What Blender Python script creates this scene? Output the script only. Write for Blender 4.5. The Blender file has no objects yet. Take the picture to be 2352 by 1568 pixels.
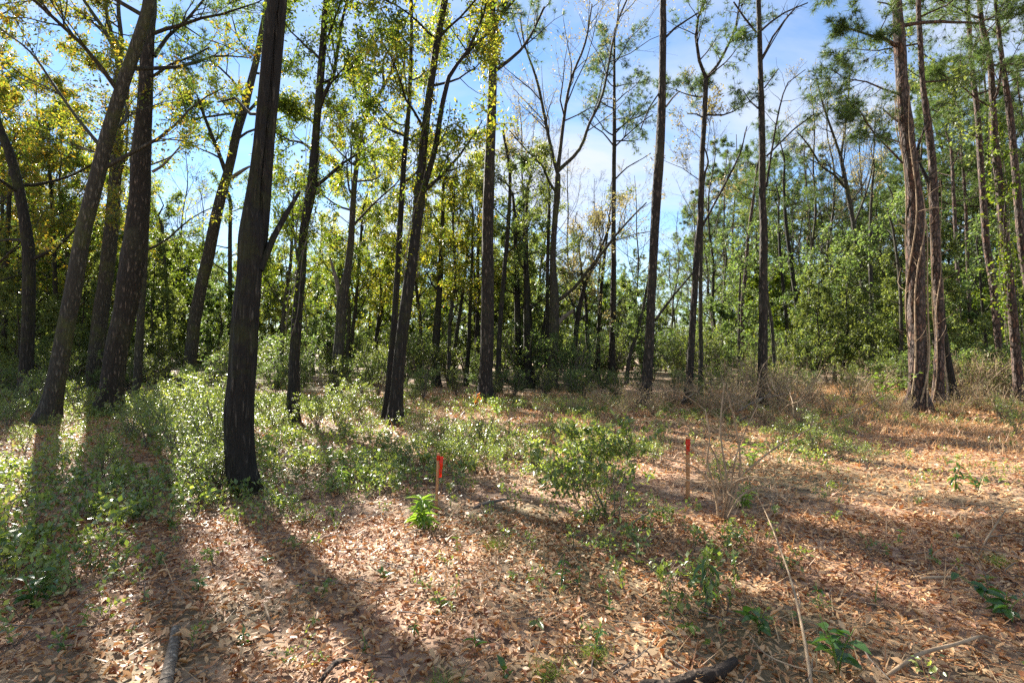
import bpy, math, random
import numpy as np
from mathutils import Matrix, Vector

# ------------------------------------------------------------------ camera
SC = bpy.context.scene
C = SC.collection
W, H, F, HZ, CAM = 2352.0, 1568.0, 1250.0, 800.0, 1.6
PITCH = math.atan((HZ - H / 2) / F)
cd = bpy.data.cameras.new('camera')
cam = bpy.data.objects.new('camera', cd)
C.objects.link(cam)
cam.location = (0, 0, CAM)
cam.rotation_euler = (math.pi / 2 + PITCH, 0, 0)
cd.sensor_width = 36.0
cd.lens = 36.0 * F / W
cd.clip_start = 0.05
cd.clip_end = 3000
SC.camera = cam

# ------------------------------------------------------------------ light
SUN_AZ, SUN_EL = math.radians(-35), math.radians(33)      # azimuth from +Y, towards +X
sd = Vector((math.sin(SUN_AZ) * math.cos(SUN_EL), math.cos(SUN_AZ) * math.cos(SUN_EL), math.sin(SUN_EL)))
sl = bpy.data.lights.new('sun', 'SUN')
sl.energy = 5.0
sl.angle = math.radians(0.55)
sl.color = (1.0, 0.93, 0.83)
sun = bpy.data.objects.new('sun', sl)
C.objects.link(sun)
sun.rotation_euler = sd.to_track_quat('Z', 'Y').to_euler()

wd = bpy.data.worlds.new('World')
SC.world = wd
wd.use_nodes = True
nt = wd.node_tree
nt.nodes.clear()
N = nt.nodes.new
LK = nt.links.new
out = N('ShaderNodeOutputWorld')
bg = N('ShaderNodeBackground')
sky = N('ShaderNodeTexSky')
sky.sky_type = 'NISHITA'
sky.sun_disc = False
sky.sun_elevation = SUN_EL
sky.sun_rotation = SUN_AZ
sky.air_density = 1.0
sky.dust_density = 0.0
sky.ozone_density = 1.5
tc = N('ShaderNodeTexCoord')
sep = N('ShaderNodeSeparateXYZ')
LK(tc.outputs['Generated'], sep.inputs[0])
zz = N('ShaderNodeMath'); zz.operation = 'MAXIMUM'; zz.inputs[1].default_value = 0.0
LK(sep.outputs['Z'], zz.inputs[0])
za = N('ShaderNodeMath'); za.operation = 'ADD'; za.inputs[1].default_value = 0.22
LK(zz.outputs[0], za.inputs[0])
dv = N('ShaderNodeVectorMath'); dv.operation = 'DIVIDE'
cb = N('ShaderNodeCombineXYZ')
for i in range(3):
    LK(za.outputs[0], cb.inputs[i])
LK(tc.outputs['Generated'], dv.inputs[0]); LK(cb.outputs[0], dv.inputs[1])
mp = N('ShaderNodeMapping')
mp.inputs['Scale'].default_value = (1.0, 1.5, 0.0)
mp.inputs['Location'].default_value = (7.4, 2.9, 0.4)
LK(dv.outputs[0], mp.inputs['Vector'])
cn = N('ShaderNodeTexNoise')
cn.inputs['Scale'].default_value = 1.25
cn.inputs['Detail'].default_value = 9
cn.inputs['Roughness'].default_value = 0.56
cn.inputs['Distortion'].default_value = 0.35
LK(mp.outputs[0], cn.inputs['Vector'])
cr = N('ShaderNodeValToRGB')
cr.color_ramp.elements[0].position = 0.40
cr.color_ramp.elements[0].color = (0, 0, 0, 1)
cr.color_ramp.elements[1].position = 0.64
cr.color_ramp.elements[1].color = (0.92, 0.92, 0.92, 1)
LK(cn.outputs[0], cr.inputs[0])
skb = N('ShaderNodeMix'); skb.data_type = 'RGBA'; skb.blend_type = 'MULTIPLY'
skb.inputs[0].default_value = 1.0
LK(sky.outputs[0], skb.inputs[6]); skb.inputs[7].default_value = (.80, .90, 1.0, 1)
mx = N('ShaderNodeMix'); mx.data_type = 'RGBA'
LK(cr.outputs[0], mx.inputs[0])
LK(skb.outputs[2], mx.inputs[6])
mx.inputs[7].default_value = (3.9, 4.15, 4.7, 1)
LK(mx.outputs[2], bg.inputs[0])
bg.inputs[1].default_value = 0.05
LK(bg.outputs[0], out.inputs[0])

vs = SC.view_settings
vs.view_transform = 'Standard'
vs.look = 'None'
vs.gamma = 1
vs.use_curve_mapping = False
vs.exposure = 2.25
SC.render.engine = 'CYCLES'
SC.cycles.max_bounces = 7
SC.cycles.diffuse_bounces = 4
SC.cycles.glossy_bounces = 2
SC.cycles.transmission_bounces = 5
SC.cycles.transparent_max_bounces = 4
SC.cycles.caustics_reflective = False
SC.cycles.caustics_refractive = False
SC.cycles.use_adaptive_sampling = True
SC.cycles.sample_clamp_indirect = 6
SC.cycles.use_denoising = False

# ------------------------------------------------------------------ helpers
rng = np.random.default_rng(7)


def U(a, b, n=None):
    return rng.uniform(a, b, n)


def nrm(v):
    return v / np.maximum(np.linalg.norm(v, axis=-1, keepdims=True), 1e-9)


def hsh(i, j, k):
    h = (i * 374761393 + j * 668265263 + k * 2147483647 // 7) & 0xffffffff
    h = ((h ^ (h >> 13)) * 1274126177) & 0xffffffff
    return ((h ^ (h >> 16)) & 0xffff) / 65535.0


def noise3(p):
    p = np.asarray(p, float)
    i = np.floor(p).astype(np.int64)
    f = p - i
    f = f * f * (3 - 2 * f)
    r = 0
    for a in (0, 1):
        for b in (0, 1):
            for c in (0, 1):
                w = (f[..., 0] if a else 1 - f[..., 0]) * (f[..., 1] if b else 1 - f[..., 1]) * (f[..., 2] if c else 1 - f[..., 2])
                r = r + w * hsh(i[..., 0] + a, i[..., 1] + b, i[..., 2] + c)
    return r * 2 - 1


def gh(x, y):
    """height of the ground"""
    x = np.asarray(x, float); y = np.asarray(y, float)
    p = np.stack([x * 0.35, y * 0.35, x * 0 + 3.5], -1)
    q = np.stack([x * 1.7, y * 1.7, x * 0 + 9.5], -1)
    e = np.stack([x * 0.08, y * 0.08, x * 0 + 1.5], -1)
    far = np.clip((np.hypot(x, y) - 4) / 20, 0, 1)
    return 0.05 * noise3(p) + 0.018 * noise3(q) + 0.22 * far * noise3(e)


CP, SP = math.cos(PITCH), math.sin(PITCH)


def at(px, py, Y):
    """the point of the place at depth Y that sits on this line of sight"""
    a, b = (px - W / 2) / F, (H / 2 - py) / F
    y = CP - SP * b
    z = SP + CP * b
    return np.array([a * Y / y, Y, CAM + z * Y / y])


def ground_pt(px, py):
    Y = F * CAM / max(py - HZ, 12)
    for _ in range(12):
        p = at(px, py, Y)
        Y = Y * max(0.5, (CAM - gh(p[0], p[1])) / max(CAM - p[2], 0.05))
    p = at(px, py, Y)
    return np.array([p[0], Y, float(gh(p[0], Y))])


class Geo:
    def __init__(self):
        self.v, self.q, self.t, self.n = [], [], [], 0

    def add(self, v, q=None, t=None):
        v = np.asarray(v, float).reshape(-1, 3)
        if q is not None and len(q):
            self.q.append(np.asarray(q) + self.n)
        if t is not None and len(t):
            self.t.append(np.asarray(t) + self.n)
        self.v.append(v)
        self.n += len(v)

    def mesh(self, name, mat, off=(0, 0, 0), smooth=True):
        me = bpy.data.meshes.new(name)
        v = np.concatenate(self.v) - np.asarray(off, float)
        q = np.concatenate(self.q) if self.q else np.zeros((0, 4), int)
        t = np.concatenate(self.t) if self.t else np.zeros((0, 3), int)
        me.vertices.add(len(v))
        me.vertices.foreach_set('co', v.astype(np.float32).ravel())
        me.loops.add(len(q) * 4 + len(t) * 3)
        me.loops.foreach_set('vertex_index', np.concatenate([q.ravel(), t.ravel()]).astype(np.int32))
        me.polygons.add(len(q) + len(t))
        st = np.concatenate([np.arange(len(q)) * 4, len(q) * 4 + np.arange(len(t)) * 3]).astype(np.int32)
        me.polygons.foreach_set('loop_start', st)
        if smooth:
            me.polygons.foreach_set('use_smooth', np.ones(len(q) + len(t), bool))
        me.update(calc_edges=True)
        me.materials.append(mat)
        return me


def link(name, me, parent=None, loc=None):
    o = bpy.data.objects.new(name, me)
    C.objects.link(o)
    if parent is not None:
        o.parent = parent
    if loc is not None:
        o.location = tuple(float(c) for c in loc)
    return o


def tag(o, label=None, cat=None, group=None, kind=None):
    if label: o['label'] = label
    if cat: o['category'] = cat
    if group: o['group'] = group
    if kind: o['kind'] = kind
    return o


def empty(name, loc, label, cat, group=None):
    o = link(name, None, None, loc)
    o.empty_display_size = 0.2
    return tag(o, label, cat, group)


def copy_tree(o, parent=None):
    c = o.copy()
    C.objects.link(c)
    c.parent = parent
    for ch in o.children:
        copy_tree(ch, c)
    return c


def resample(pts, step):
    """Catmull-Rom through rows of (x, y, z, r)"""
    P = np.asarray(pts, float)
    if len(P) < 3:
        P = np.vstack([P[0], (P[0] + P[-1]) / 2, P[-1]])
    E = np.vstack([2 * P[0] - P[1], P, 2 * P[-1] - P[-2]])
    outp = []
    for i in range(1, len(E) - 2):
        n = max(1, int(np.linalg.norm(E[i + 1, :3] - E[i, :3]) / step))
        t = (np.arange(n) / n)[:, None]
        a, b, c, d = E[i - 1], E[i], E[i + 1], E[i + 2]
        outp.append(0.5 * ((2 * b) + (-a + c) * t + (2 * a - 5 * b + 4 * c - d) * t ** 2 + (-a + 3 * b - 3 * c + d) * t ** 3))
    outp.append(P[-1:])
    Q = np.vstack(outp)
    Q[:, 3] = np.clip(Q[:, 3], P[:, 3].min(), P[:, 3].max())
    return Q


def tubes(P, R, sides=5):
    """P (T, n, 3), R (T, n): T separate tubes -> verts, quads"""
    T, n, _ = P.shape
    tan = nrm(np.gradient(P, axis=1))
    md = nrm(P[:, -1] - P[:, 0])
    ref = np.where(np.abs(md[:, 2:3]) > 0.8, np.array([[0, 1.0, 0.1]]), np.array([[0, 0, 1.0]]))
    u = nrm(np.cross(tan, ref[:, None, :]))
    w = np.cross(u, tan)
    a = np.linspace(0, 2 * np.pi, sides, endpoint=False)
    ring = u[:, :, None, :] * np.cos(a)[None, None, :, None] + w[:, :, None, :] * np.sin(a)[None, None, :, None]
    V = P[:, :, None, :] + ring * R[:, :, None, None]
    base = (np.arange(T) * n * sides)[:, None, None]
    i = (np.arange(n - 1) * sides)[None, :, None]
    j = np.arange(sides)[None, None, :]
    k = (j + 1) % sides
    q = np.stack(np.broadcast_arrays(base + i + j, base + i + k, base + i + sides + k, base + i + sides + j), -1)
    return V.reshape(-1, 3), q.reshape(-1, 4)


def trunk_geo(Q, sides=18, rough=0.05, flare=0.35, ridge=0.0, seed=0.0, caps=True):
    """one bark-covered stem from resampled rows (x,y,z,r): uneven radius, root flare, ridges"""
    P, R = Q[:, :3], Q[:, 3]
    n = len(P)
    a = np.linspace(0, 2 * np.pi, sides, endpoint=False)
    z = P[:, 2]
    L = np.concatenate([[0], np.cumsum(np.linalg.norm(np.diff(P, axis=0), axis=1))])
    pc = np.stack([np.broadcast_to(np.cos(a) * 1.3, (n, sides)), np.broadcast_to(np.sin(a) * 1.3, (n, sides)),
                   np.broadcast_to(L[:, None] * 0.9, (n, sides))], -1) + seed
    k = 1 + rough * 1.6 * noise3(pc) + rough * noise3(pc * np.array([3.1, 3.1, 2.4]) + 7)
    if ridge:
        pr = pc * np.array([9, 9, 1.9])
        k = k + ridge * (1 - 2 * np.abs(noise3(pr + 11))) + ridge * .6 * noise3(pr * 2.1 + 5)
    fl = flare * 1.9 * np.exp(-np.maximum(L - 0.25, 0) / 0.26)
    lobes = 1 + 0.55 * noise3(np.stack([np.cos(a) * 1.9 + seed, np.sin(a) * 1.9, a * 0 + 2.2], -1))
    k = k * (1 + fl[:, None] * lobes[None, :])
    tan = nrm(np.gradient(P, axis=0))
    u = nrm(np.cross(tan, np.array([0, 1.0, 0.15])))
    w = np.cross(u, tan)
    V = P[:, None, :] + (u[:, None, :] * np.cos(a)[None, :, None] + w[:, None, :] * np.sin(a)[None, :, None]) * (R[:, None] * k)[:, :, None]
    i = (np.arange(n - 1) * sides)[:, None]
    j = np.arange(sides)[None, :]
    kk = (j + 1) % sides
    q = np.stack(np.broadcast_arrays(i + j, i + kk, i + sides + kk, i + sides + j), -1).reshape(-1, 4)
    V = V.reshape(-1, 3)
    t = None
    if caps:
        V = np.vstack([V, P[-1] + tan[-1] * R[-1] * .3, P[0]])
        m = n * sides
        jj = np.arange(sides)
        top = np.stack([(n - 1) * sides + jj, (n - 1) * sides + (jj + 1) % sides, jj * 0 + m], -1)
        bot = np.stack([(jj + 1) % sides, jj, jj * 0 + m + 1], -1)
        t = np.vstack([top, bot])
    return V, q, t


def spawn(P, R, k, tr, ang, lr, rr, n=6, wander=0.16, up=0.08, rmin=0.003, taper=0.25, lmax=99):
    T, m, _ = P.shape
    idx = np.repeat(np.arange(T), k)
    S = len(idx)
    t = U(tr[0], tr[1], S)
    s = np.minimum(t, 0.999) * (m - 1)
    i = s.astype(int)
    f = (s - i)[:, None]
    a, b = P[idx, i], P[idx, i + 1]
    st = a * (1 - f) + b * f
    tan = nrm(b - a)
    plen = np.linalg.norm(np.diff(P, axis=1), axis=2).sum(1)[idx]
    pr = R[idx, i] * (1 - f[:, 0]) + R[idx, i + 1] * f[:, 0]
    perp = rng.normal(size=(S, 3))
    perp = nrm(perp - (perp * tan).sum(1, keepdims=True) * tan)
    an = rng.normal(ang, 0.22, S)[:, None]
    d = nrm(np.cos(an) * tan + np.sin(an) * perp)
    L = np.minimum(plen * lr * (1.15 - 0.65 * t) * U(0.55, 1.25, S), lmax)
    R0 = np.maximum(pr * rr * U(.7, 1, S), rmin)
    Q = np.empty((S, n, 3)); Q[:, 0] = st
    for j in range(1, n):
        d = nrm(d + wander * rng.normal(size=(S, 3)) + np.array([0, 0, up]))
        Q[:, j] = Q[:, j - 1] + d * (L / (n - 1))[:, None]
    RR = R0[:, None] * (1 - (1 - taper) * np.linspace(0, 1, n))[None, :]
    return Q, np.maximum(RR, rmin * .7)


def line_limb(start, d, L, r, n=8, wander=0.12, up=0.06):
    Q = [np.array(start, float)]
    d = nrm(np.array(d, float))
    for j in range(1, n):
        d = nrm(d + wander * rng.normal(size=3) + np.array([0, 0, up]))
        Q.append(Q[-1] + d * L / (n - 1))
    return np.array(Q)[None], (r * (1 - .8 * np.linspace(0, 1, n)))[None]


def pick(P, per, tr=(0.15, 1.0)):
    T, m, _ = P.shape
    idx = np.repeat(np.arange(T), per)
    s = np.minimum(U(tr[0], tr[1], len(idx)), .999) * (m - 1)
    i = s.astype(int)
    f = (s - i)[:, None]
    return P[idx, i] * (1 - f) + P[idx, i + 1] * f, nrm(P[idx, i + 1] - P[idx, i])


def leaf_diamonds(Cc, D, size, wr=0.42, flat=0.8, droop=0.3, jit=0.6):
    """folded two-triangle leaves: Cc start points, D twig directions"""
    n = len(Cc)
    d = nrm(D * 0.6 + rng.normal(size=(n, 3)) * jit + np.array([0, 0, -droop]))
    up = nrm(np.array([0, 0, flat]) + rng.normal(size=(n, 3)) * 0.55)
    side = nrm(np.cross(d, up))
    nn = np.cross(side, d)
    s = (size * U(.6, 1.25, n))[:, None]
    b = Cc
    tip = Cc + d * s
    fold = U(0.02, .16, n)[:, None]
    l = Cc + d * s * .45 + side * s * wr * .5 + nn * s * fold
    r = Cc + d * s * .45 - side * s * wr * .5 + nn * s * fold
    V = np.stack([b, l, tip, r], 1).reshape(-1, 3)
    o = (np.arange(n) * 4)[:, None]
    t = np.concatenate([o + np.array([[0, 2, 1]]), o + np.array([[0, 3, 2]])], 0)
    return V, t


def leaf_full(Cc, D, Nn, size, wr, curl=0.1, fold=0.12):
    """seven-vertex pointed leaf with midrib and a curled blade (8 triangles)"""
    n = len(Cc)
    side = nrm(np.cross(D, Nn))
    nn = np.cross(side, D)
    s = np.broadcast_to(size, (n,))[:, None]
    cu = np.broadcast_to(curl, (n,))[:, None]
    fo = np.broadcast_to(fold, (n,))[:, None]
    w = np.broadcast_to(wr, (n,))[:, None] * .5

    def pt(u, v):
        return Cc + D * s * u + side * s * v * w + nn * s * (cu * (u * u * 1.0 - u * .2) * 2 + fo * abs(v))
    V = np.stack([pt(0, 0), pt(.28, .85), pt(.3, 0), pt(.28, -.85), pt(.62, .9), pt(.65, 0), pt(.62, -.9), pt(1, 0)], 1)
    T = np.array([[0, 2, 1], [0, 3, 2], [1, 2, 5], [1, 5, 4], [2, 3, 6], [2, 6, 5], [4, 5, 7], [5, 6, 7]])
    o = (np.arange(n) * 8)[:, None, None]
    return V.reshape(-1, 3), (o + T[None]).reshape(-1, 3)


def blades(g, c, d, w, L, bend):
    n = len(c)
    side = nrm(np.cross(d, rng.normal(size=(n, 3)))) * w
    b2 = nrm(rng.normal(size=(n, 3)) * np.array([1, 1, .1])) * L * bend
    m = c + d * L * .55
    V = np.stack([c - side, c + side, m - side * .7, m + side * .7, c + d * L * .9 + b2], 1).reshape(-1, 3)
    o = (np.arange(n) * 5)[:, None]
    g.add(V, o + np.array([[0, 1, 3, 2]]), o + np.array([[2, 3, 4]]))


def needles(Cc, D, per=16, length=0.2, width=0.012, spread=0.9):
    n = len(Cc) * per
    c = np.repeat(Cc, per, 0)
    d = nrm(np.repeat(D, per, 0) + rng.normal(size=(n, 3)) * spread)
    side = nrm(np.cross(d, rng.normal(size=(n, 3)))) * (width / 2)
    s = (length * U(.7, 1.15, n))[:, None]
    V = np.stack([c - side, c + side, c + d * s - np.array([0, 0, .12]) * s], 1).reshape(-1, 3)
    return V, np.arange(n * 3).reshape(-1, 3)


# ------------------------------------------------------------------ materials
def newmat(name):
    m = bpy.data.materials.new(name)
    m.use_nodes = True
    t = m.node_tree
    b = t.nodes['Principled BSDF']
    return m, t, b, t.nodes['Material Output']


def ramp(t, cols, interp='LINEAR'):
    r = t.nodes.new('ShaderNodeValToRGB')
    r.color_ramp.interpolation = interp
    e = r.color_ramp.elements
    e[0].position = 0; e[0].color = (*cols[0], 1)
    e[1].position = 1; e[1].color = (*cols[-1], 1)
    for i, c in enumerate(cols[1:-1]):
        x = e.new((i + 1) / (len(cols) - 1)); x.color = (*c, 1)
    return r


def leaf_mat(name, cols, trans=0.45, rough=0.4, spec=0.5, tint=(1.5, 1.4, .6), patch=0.35):
    m, t, b, o = newmat(name)
    g = t.nodes.new('ShaderNodeNewGeometry')
    r = ramp(t, cols)
    nz = t.nodes.new('ShaderNodeTexNoise')
    nz.inputs['Scale'].default_value = 0.9
    nz.inputs['Detail'].default_value = 3
    t.links.new(g.outputs['Position'], nz.inputs['Vector'])
    mxn = t.nodes.new('ShaderNodeMix')
    mxn.inputs[0].default_value = patch
    t.links.new(g.outputs['Random Per Island'], mxn.inputs[2])
    t.links.new(nz.outputs[0], mxn.inputs[3])
    t.links.new(mxn.outputs[0], r.inputs[0])
    t.links.new(r.outputs[0], b.inputs['Base Color'])
    b.inputs['Roughness'].default_value = rough
    b.inputs['Specular IOR Level'].default_value = spec
    tr = t.nodes.new('ShaderNodeBsdfTranslucent')
    mc = t.nodes.new('ShaderNodeMix'); mc.data_type = 'RGBA'; mc.blend_type = 'MULTIPLY'
    mc.inputs[0].default_value = 1
    t.links.new(r.outputs[0], mc.inputs[6]); mc.inputs[7].default_value = (*tint, 1)
    t.links.new(mc.outputs[2], tr.inputs[0])
    ms = t.nodes.new('ShaderNodeMixShader')
    ms.inputs[0].default_value = trans
    t.links.new(b.outputs[0], ms.inputs[1]); t.links.new(tr.outputs[0], ms.inputs[2])
    t.links.new(ms.outputs[0], o.inputs[0])
    return m


def bark_mat(name, dark, light, moss=(.05, .07, .02), moss_amt=.35, sc=(16, 16, 3.2), bump=.8, plates=False, depth=.02):
    m, t, b, o = newmat(name)
    tc = t.nodes.new('ShaderNodeTexCoord')
    mp = t.nodes.new('ShaderNodeMapping'); mp.inputs['Scale'].default_value = sc
    t.links.new(tc.outputs['Object'], mp.inputs[0])
    nz = t.nodes.new('ShaderNodeTexNoise'); nz.inputs['Scale'].default_value = 1.6; nz.inputs['Detail'].default_value = 6
    t.links.new(mp.outputs[0], nz.inputs['Vector'])
    ad = t.nodes.new('ShaderNodeMix'); ad.data_type = 'VECTOR'; ad.inputs[0].default_value = .35
    t.links.new(mp.outputs[0], ad.inputs[4]); t.links.new(nz.outputs['Color'], ad.inputs[5])
    v = t.nodes.new('ShaderNodeTexVoronoi'); v.feature = 'DISTANCE_TO_EDGE' ; v.inputs['Scale'].default_value = 1
    t.links.new(ad.outputs[1], v.inputs['Vector'])
    ht = t.nodes.new('ShaderNodeMapRange'); ht.inputs[1].default_value = 0; ht.inputs[2].default_value = .22
    t.links.new(v.outputs[0], ht.inputs[0])
    cr = ramp(t, [tuple(c * .55 for c in dark), dark, light])
    cm = t.nodes.new('ShaderNodeMath'); cm.operation = 'MULTIPLY'
    t.links.new(ht.outputs[0], cm.inputs[0])
    nr = t.nodes.new('ShaderNodeMapRange'); nr.inputs[1].default_value = .3; nr.inputs[2].default_value = .7
    t.links.new(nz.outputs[0], nr.inputs[0])
    t.links.new(nr.outputs[0], cm.inputs[1])
    t.links.new(cm.outputs[0], cr.inputs[0])
    col = cr.outputs[0]
    if plates:
        vc = t.nodes.new('ShaderNodeTexVoronoi'); vc.inputs['Scale'].default_value = 1
        t.links.new(ad.outputs[1], vc.inputs['Vector'])
        s2 = t.nodes.new('ShaderNodeSeparateColor'); t.links.new(vc.outputs['Color'], s2.inputs[0])
        pc = ramp(t, [(.20, .145, .115), (.24, .12, .075), (.17, .13, .11), (.30, .21, .16)])
        t.links.new(s2.outputs[0], pc.inputs[0])
        m3 = t.nodes.new('ShaderNodeMix'); m3.data_type = 'RGBA'
        t.links.new(cm.outputs[0], m3.inputs[0]); t.links.new(cr.outputs[0], m3.inputs[6]); t.links.new(pc.outputs[0], m3.inputs[7])
        col = m3.outputs[2]
    n2 = t.nodes.new('ShaderNodeTexNoise'); n2.inputs['Scale'].default_value = 1.3; n2.inputs['Detail'].default_value = 5
    n2.inputs['Roughness'].default_value = .7
    t.links.new(tc.outputs['Object'], n2.inputs['Vector'])
    r2 = t.nodes.new('ShaderNodeMapRange'); r2.inputs[1].default_value = .5; r2.inputs[2].default_value = .68; r2.inputs[4].default_value = moss_amt
    t.links.new(n2.outputs[0], r2.inputs[0])
    m2 = t.nodes.new('ShaderNodeMix'); m2.data_type = 'RGBA'
    t.links.new(r2.outputs[0], m2.inputs[0]); t.links.new(col, m2.inputs[6]); m2.inputs[7].default_value = (*moss, 1)
    t.links.new(m2.outputs[2], b.inputs['Base Color'])
    b.inputs['Roughness'].default_value = .85
    b.inputs['Specular IOR Level'].default_value = .25
    bp = t.nodes.new('ShaderNodeBump'); bp.inputs['Strength'].default_value = bump; bp.inputs['Distance'].default_value = depth
    t.links.new(cm.outputs[0], bp.inputs['Height'])
    t.links.new(bp.outputs[0], b.inputs['Normal'])
    return m


def plain_mat(name, cols, rough=.8, scale=20, bump=.3, spec=.3):
    m, t, b, o = newmat(name)
    tc = t.nodes.new('ShaderNodeTexCoord')
    nz = t.nodes.new('ShaderNodeTexNoise'); nz.inputs['Scale'].default_value = scale; nz.inputs['Detail'].default_value = 5
    t.links.new(tc.outputs['Object'], nz.inputs['Vector'])
    r = ramp(t, cols)
    mr = t.nodes.new('ShaderNodeMapRange'); mr.inputs[1].default_value = .3; mr.inputs[2].default_value = .7
    t.links.new(nz.outputs[0], mr.inputs[0]); t.links.new(mr.outputs[0], r.inputs[0])
    t.links.new(r.outputs[0], b.inputs['Base Color'])
    b.inputs['Roughness'].default_value = rough
    b.inputs['Specular IOR Level'].default_value = spec
    bp = t.nodes.new('ShaderNodeBump'); bp.inputs['Strength'].default_value = bump; bp.inputs['Distance'].default_value = .004
    t.links.new(nz.outputs[0], bp.inputs['Height']); t.links.new(bp.outputs[0], b.inputs['Normal'])
    return m


M = {}
M['oak'] = bark_mat('oak_bark', (.030, .025, .02), (.13, .108, .084), moss=(.055, .06, .014), moss_amt=.75, sc=(24, 24, 3.4), bump=1.0, depth=.035)
M['grey'] = bark_mat('grey_bark', (.055, .047, .036), (.20, .17, .13), moss=(.075, .082, .02), moss_amt=.8, sc=(22, 22, 5), bump=1.0, depth=.02)
M['pine'] = bark_mat('pine_bark', (.035, .025, .02), (.20, .145, .11), moss=(.08, .075, .05), moss_amt=.35, sc=(21, 21, 7), bump=1.0, plates=True, depth=.025)
M['darkpine'] = bark_mat('dark_pine_bark', (.036, .028, .022), (.20, .15, .115), moss=(.07, .07, .04), moss_amt=.45, sc=(19, 19, 5), bump=1.0, depth=.02)
M['twig'] = plain_mat('twig_bark', [(.09, .07, .055), (.20, .165, .13)], .85, 8)
M['paletwig'] = plain_mat('pale_dead_wood', [(.20, .135, .08), (.44, .32, .20)], .8, 14)
M['log'] = bark_mat('log_bark', (.20, .16, .12), (.50, .43, .34), moss=(.07, .09, .04), moss_amt=.4, sc=(30, 30, 12), bump=.9, depth=.01)
M['darklog'] = bark_mat('dark_log_bark', (.05, .035, .025), (.26, .18, .12), moss=(.06, .09, .03), moss_amt=.6, sc=(24, 24, 14), bump=1, depth=.012)
M['green'] = leaf_mat('green_leaves', [(.035, .07, .014), (.07, .12, .020), (.13, .18, .028), (.22, .22, .035)], .55, .48, .4)
M['yellow'] = leaf_mat('yellow_green_leaves', [(.05, .095, .02), (.10, .16, .025), (.18, .22, .035), (.30, .28, .05), (.42, .24, .04)], .58, .4, .5)
M['autumn'] = leaf_mat('autumn_leaves', [(.045, .085, .018), (.07, .12, .022), (.12, .16, .028), (.20, .20, .035), (.30, .20, .035), (.36, .12, .025)], .55, .42, .5)
M['dark'] = leaf_mat('dark_evergreen_leaves', [(.07, .10, .04), (.10, .14, .05), (.15, .19, .07), (.22, .24, .09)], .55, .45, .45)
M['far'] = leaf_mat('far_leaves', [(.06, .10, .045), (.095, .145, .055), (.15, .195, .075), (.26, .26, .11)], .55, .5, .4, tint=(1.25, 1.35, .65))
M['brown'] = leaf_mat('dull_brown_leaves', [(.20, .17, .09), (.30, .25, .14), (.27, .28, .12), (.38, .27, .14)], .4, .5, .4, tint=(1.2, 1.1, .7))
M['needle'] = leaf_mat('pine_needles', [(.045, .08, .03), (.07, .115, .04), (.11, .15, .05), (.18, .17, .065)], .45, .5, .3, tint=(1.3, 1.4, .7))
M['cover'] = leaf_mat('ground_cover_leaves', [(.06, .10, .035), (.10, .16, .045), (.16, .235, .06), (.28, .33, .10), (.34, .31, .13)], .45, .36, .75)
M['lime'] = leaf_mat('lime_leaves', [(.14, .24, .04), (.23, .34, .06), (.34, .40, .10)], .5, .4, .5, tint=(1.2, 1.3, .6))
M['broad'] = leaf_mat('broad_leaves', [(.035, .085, .02), (.055, .13, .03), (.10, .18, .04)], .42, .28, .7)
M['orange'] = leaf_mat('orange_leaves', [(.50, .16, .02), (.62, .24, .03), (.45, .10, .02)], .45, .45, .4, tint=(1.3, 1.0, .5))
M['litter'] = leaf_mat('leaf_litter', [(.09, .03, .013), (.26, .095, .034), (.42, .195, .075), (.54, .30, .135), (.64, .43, .225), (.48, .26, .10), (.36, .095, .025)], .15, .5, .35, tint=(1, .8, .6), patch=.22)
M['straw'] = leaf_mat('pine_straw', [(.32, .14, .06), (.50, .27, .13), (.62, .42, .23), (.42, .34, .17)], .25, .5, .4, tint=(1, .9, .6), patch=.3)
M['grass'] = leaf_mat('green_grass', [(.10, .17, .04), (.18, .27, .06), (.34, .34, .11)], .4, .35, .5)
M['stake'] = plain_mat('stake_wood', [(.42, .19, .075), (.55, .29, .13)], .7, 40)
M['tape'] = leaf_mat('flagging_tape', [(.72, .03, .012), (.85, .06, .018)], .35, .4, .4, tint=(1, 1, 1))


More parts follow.
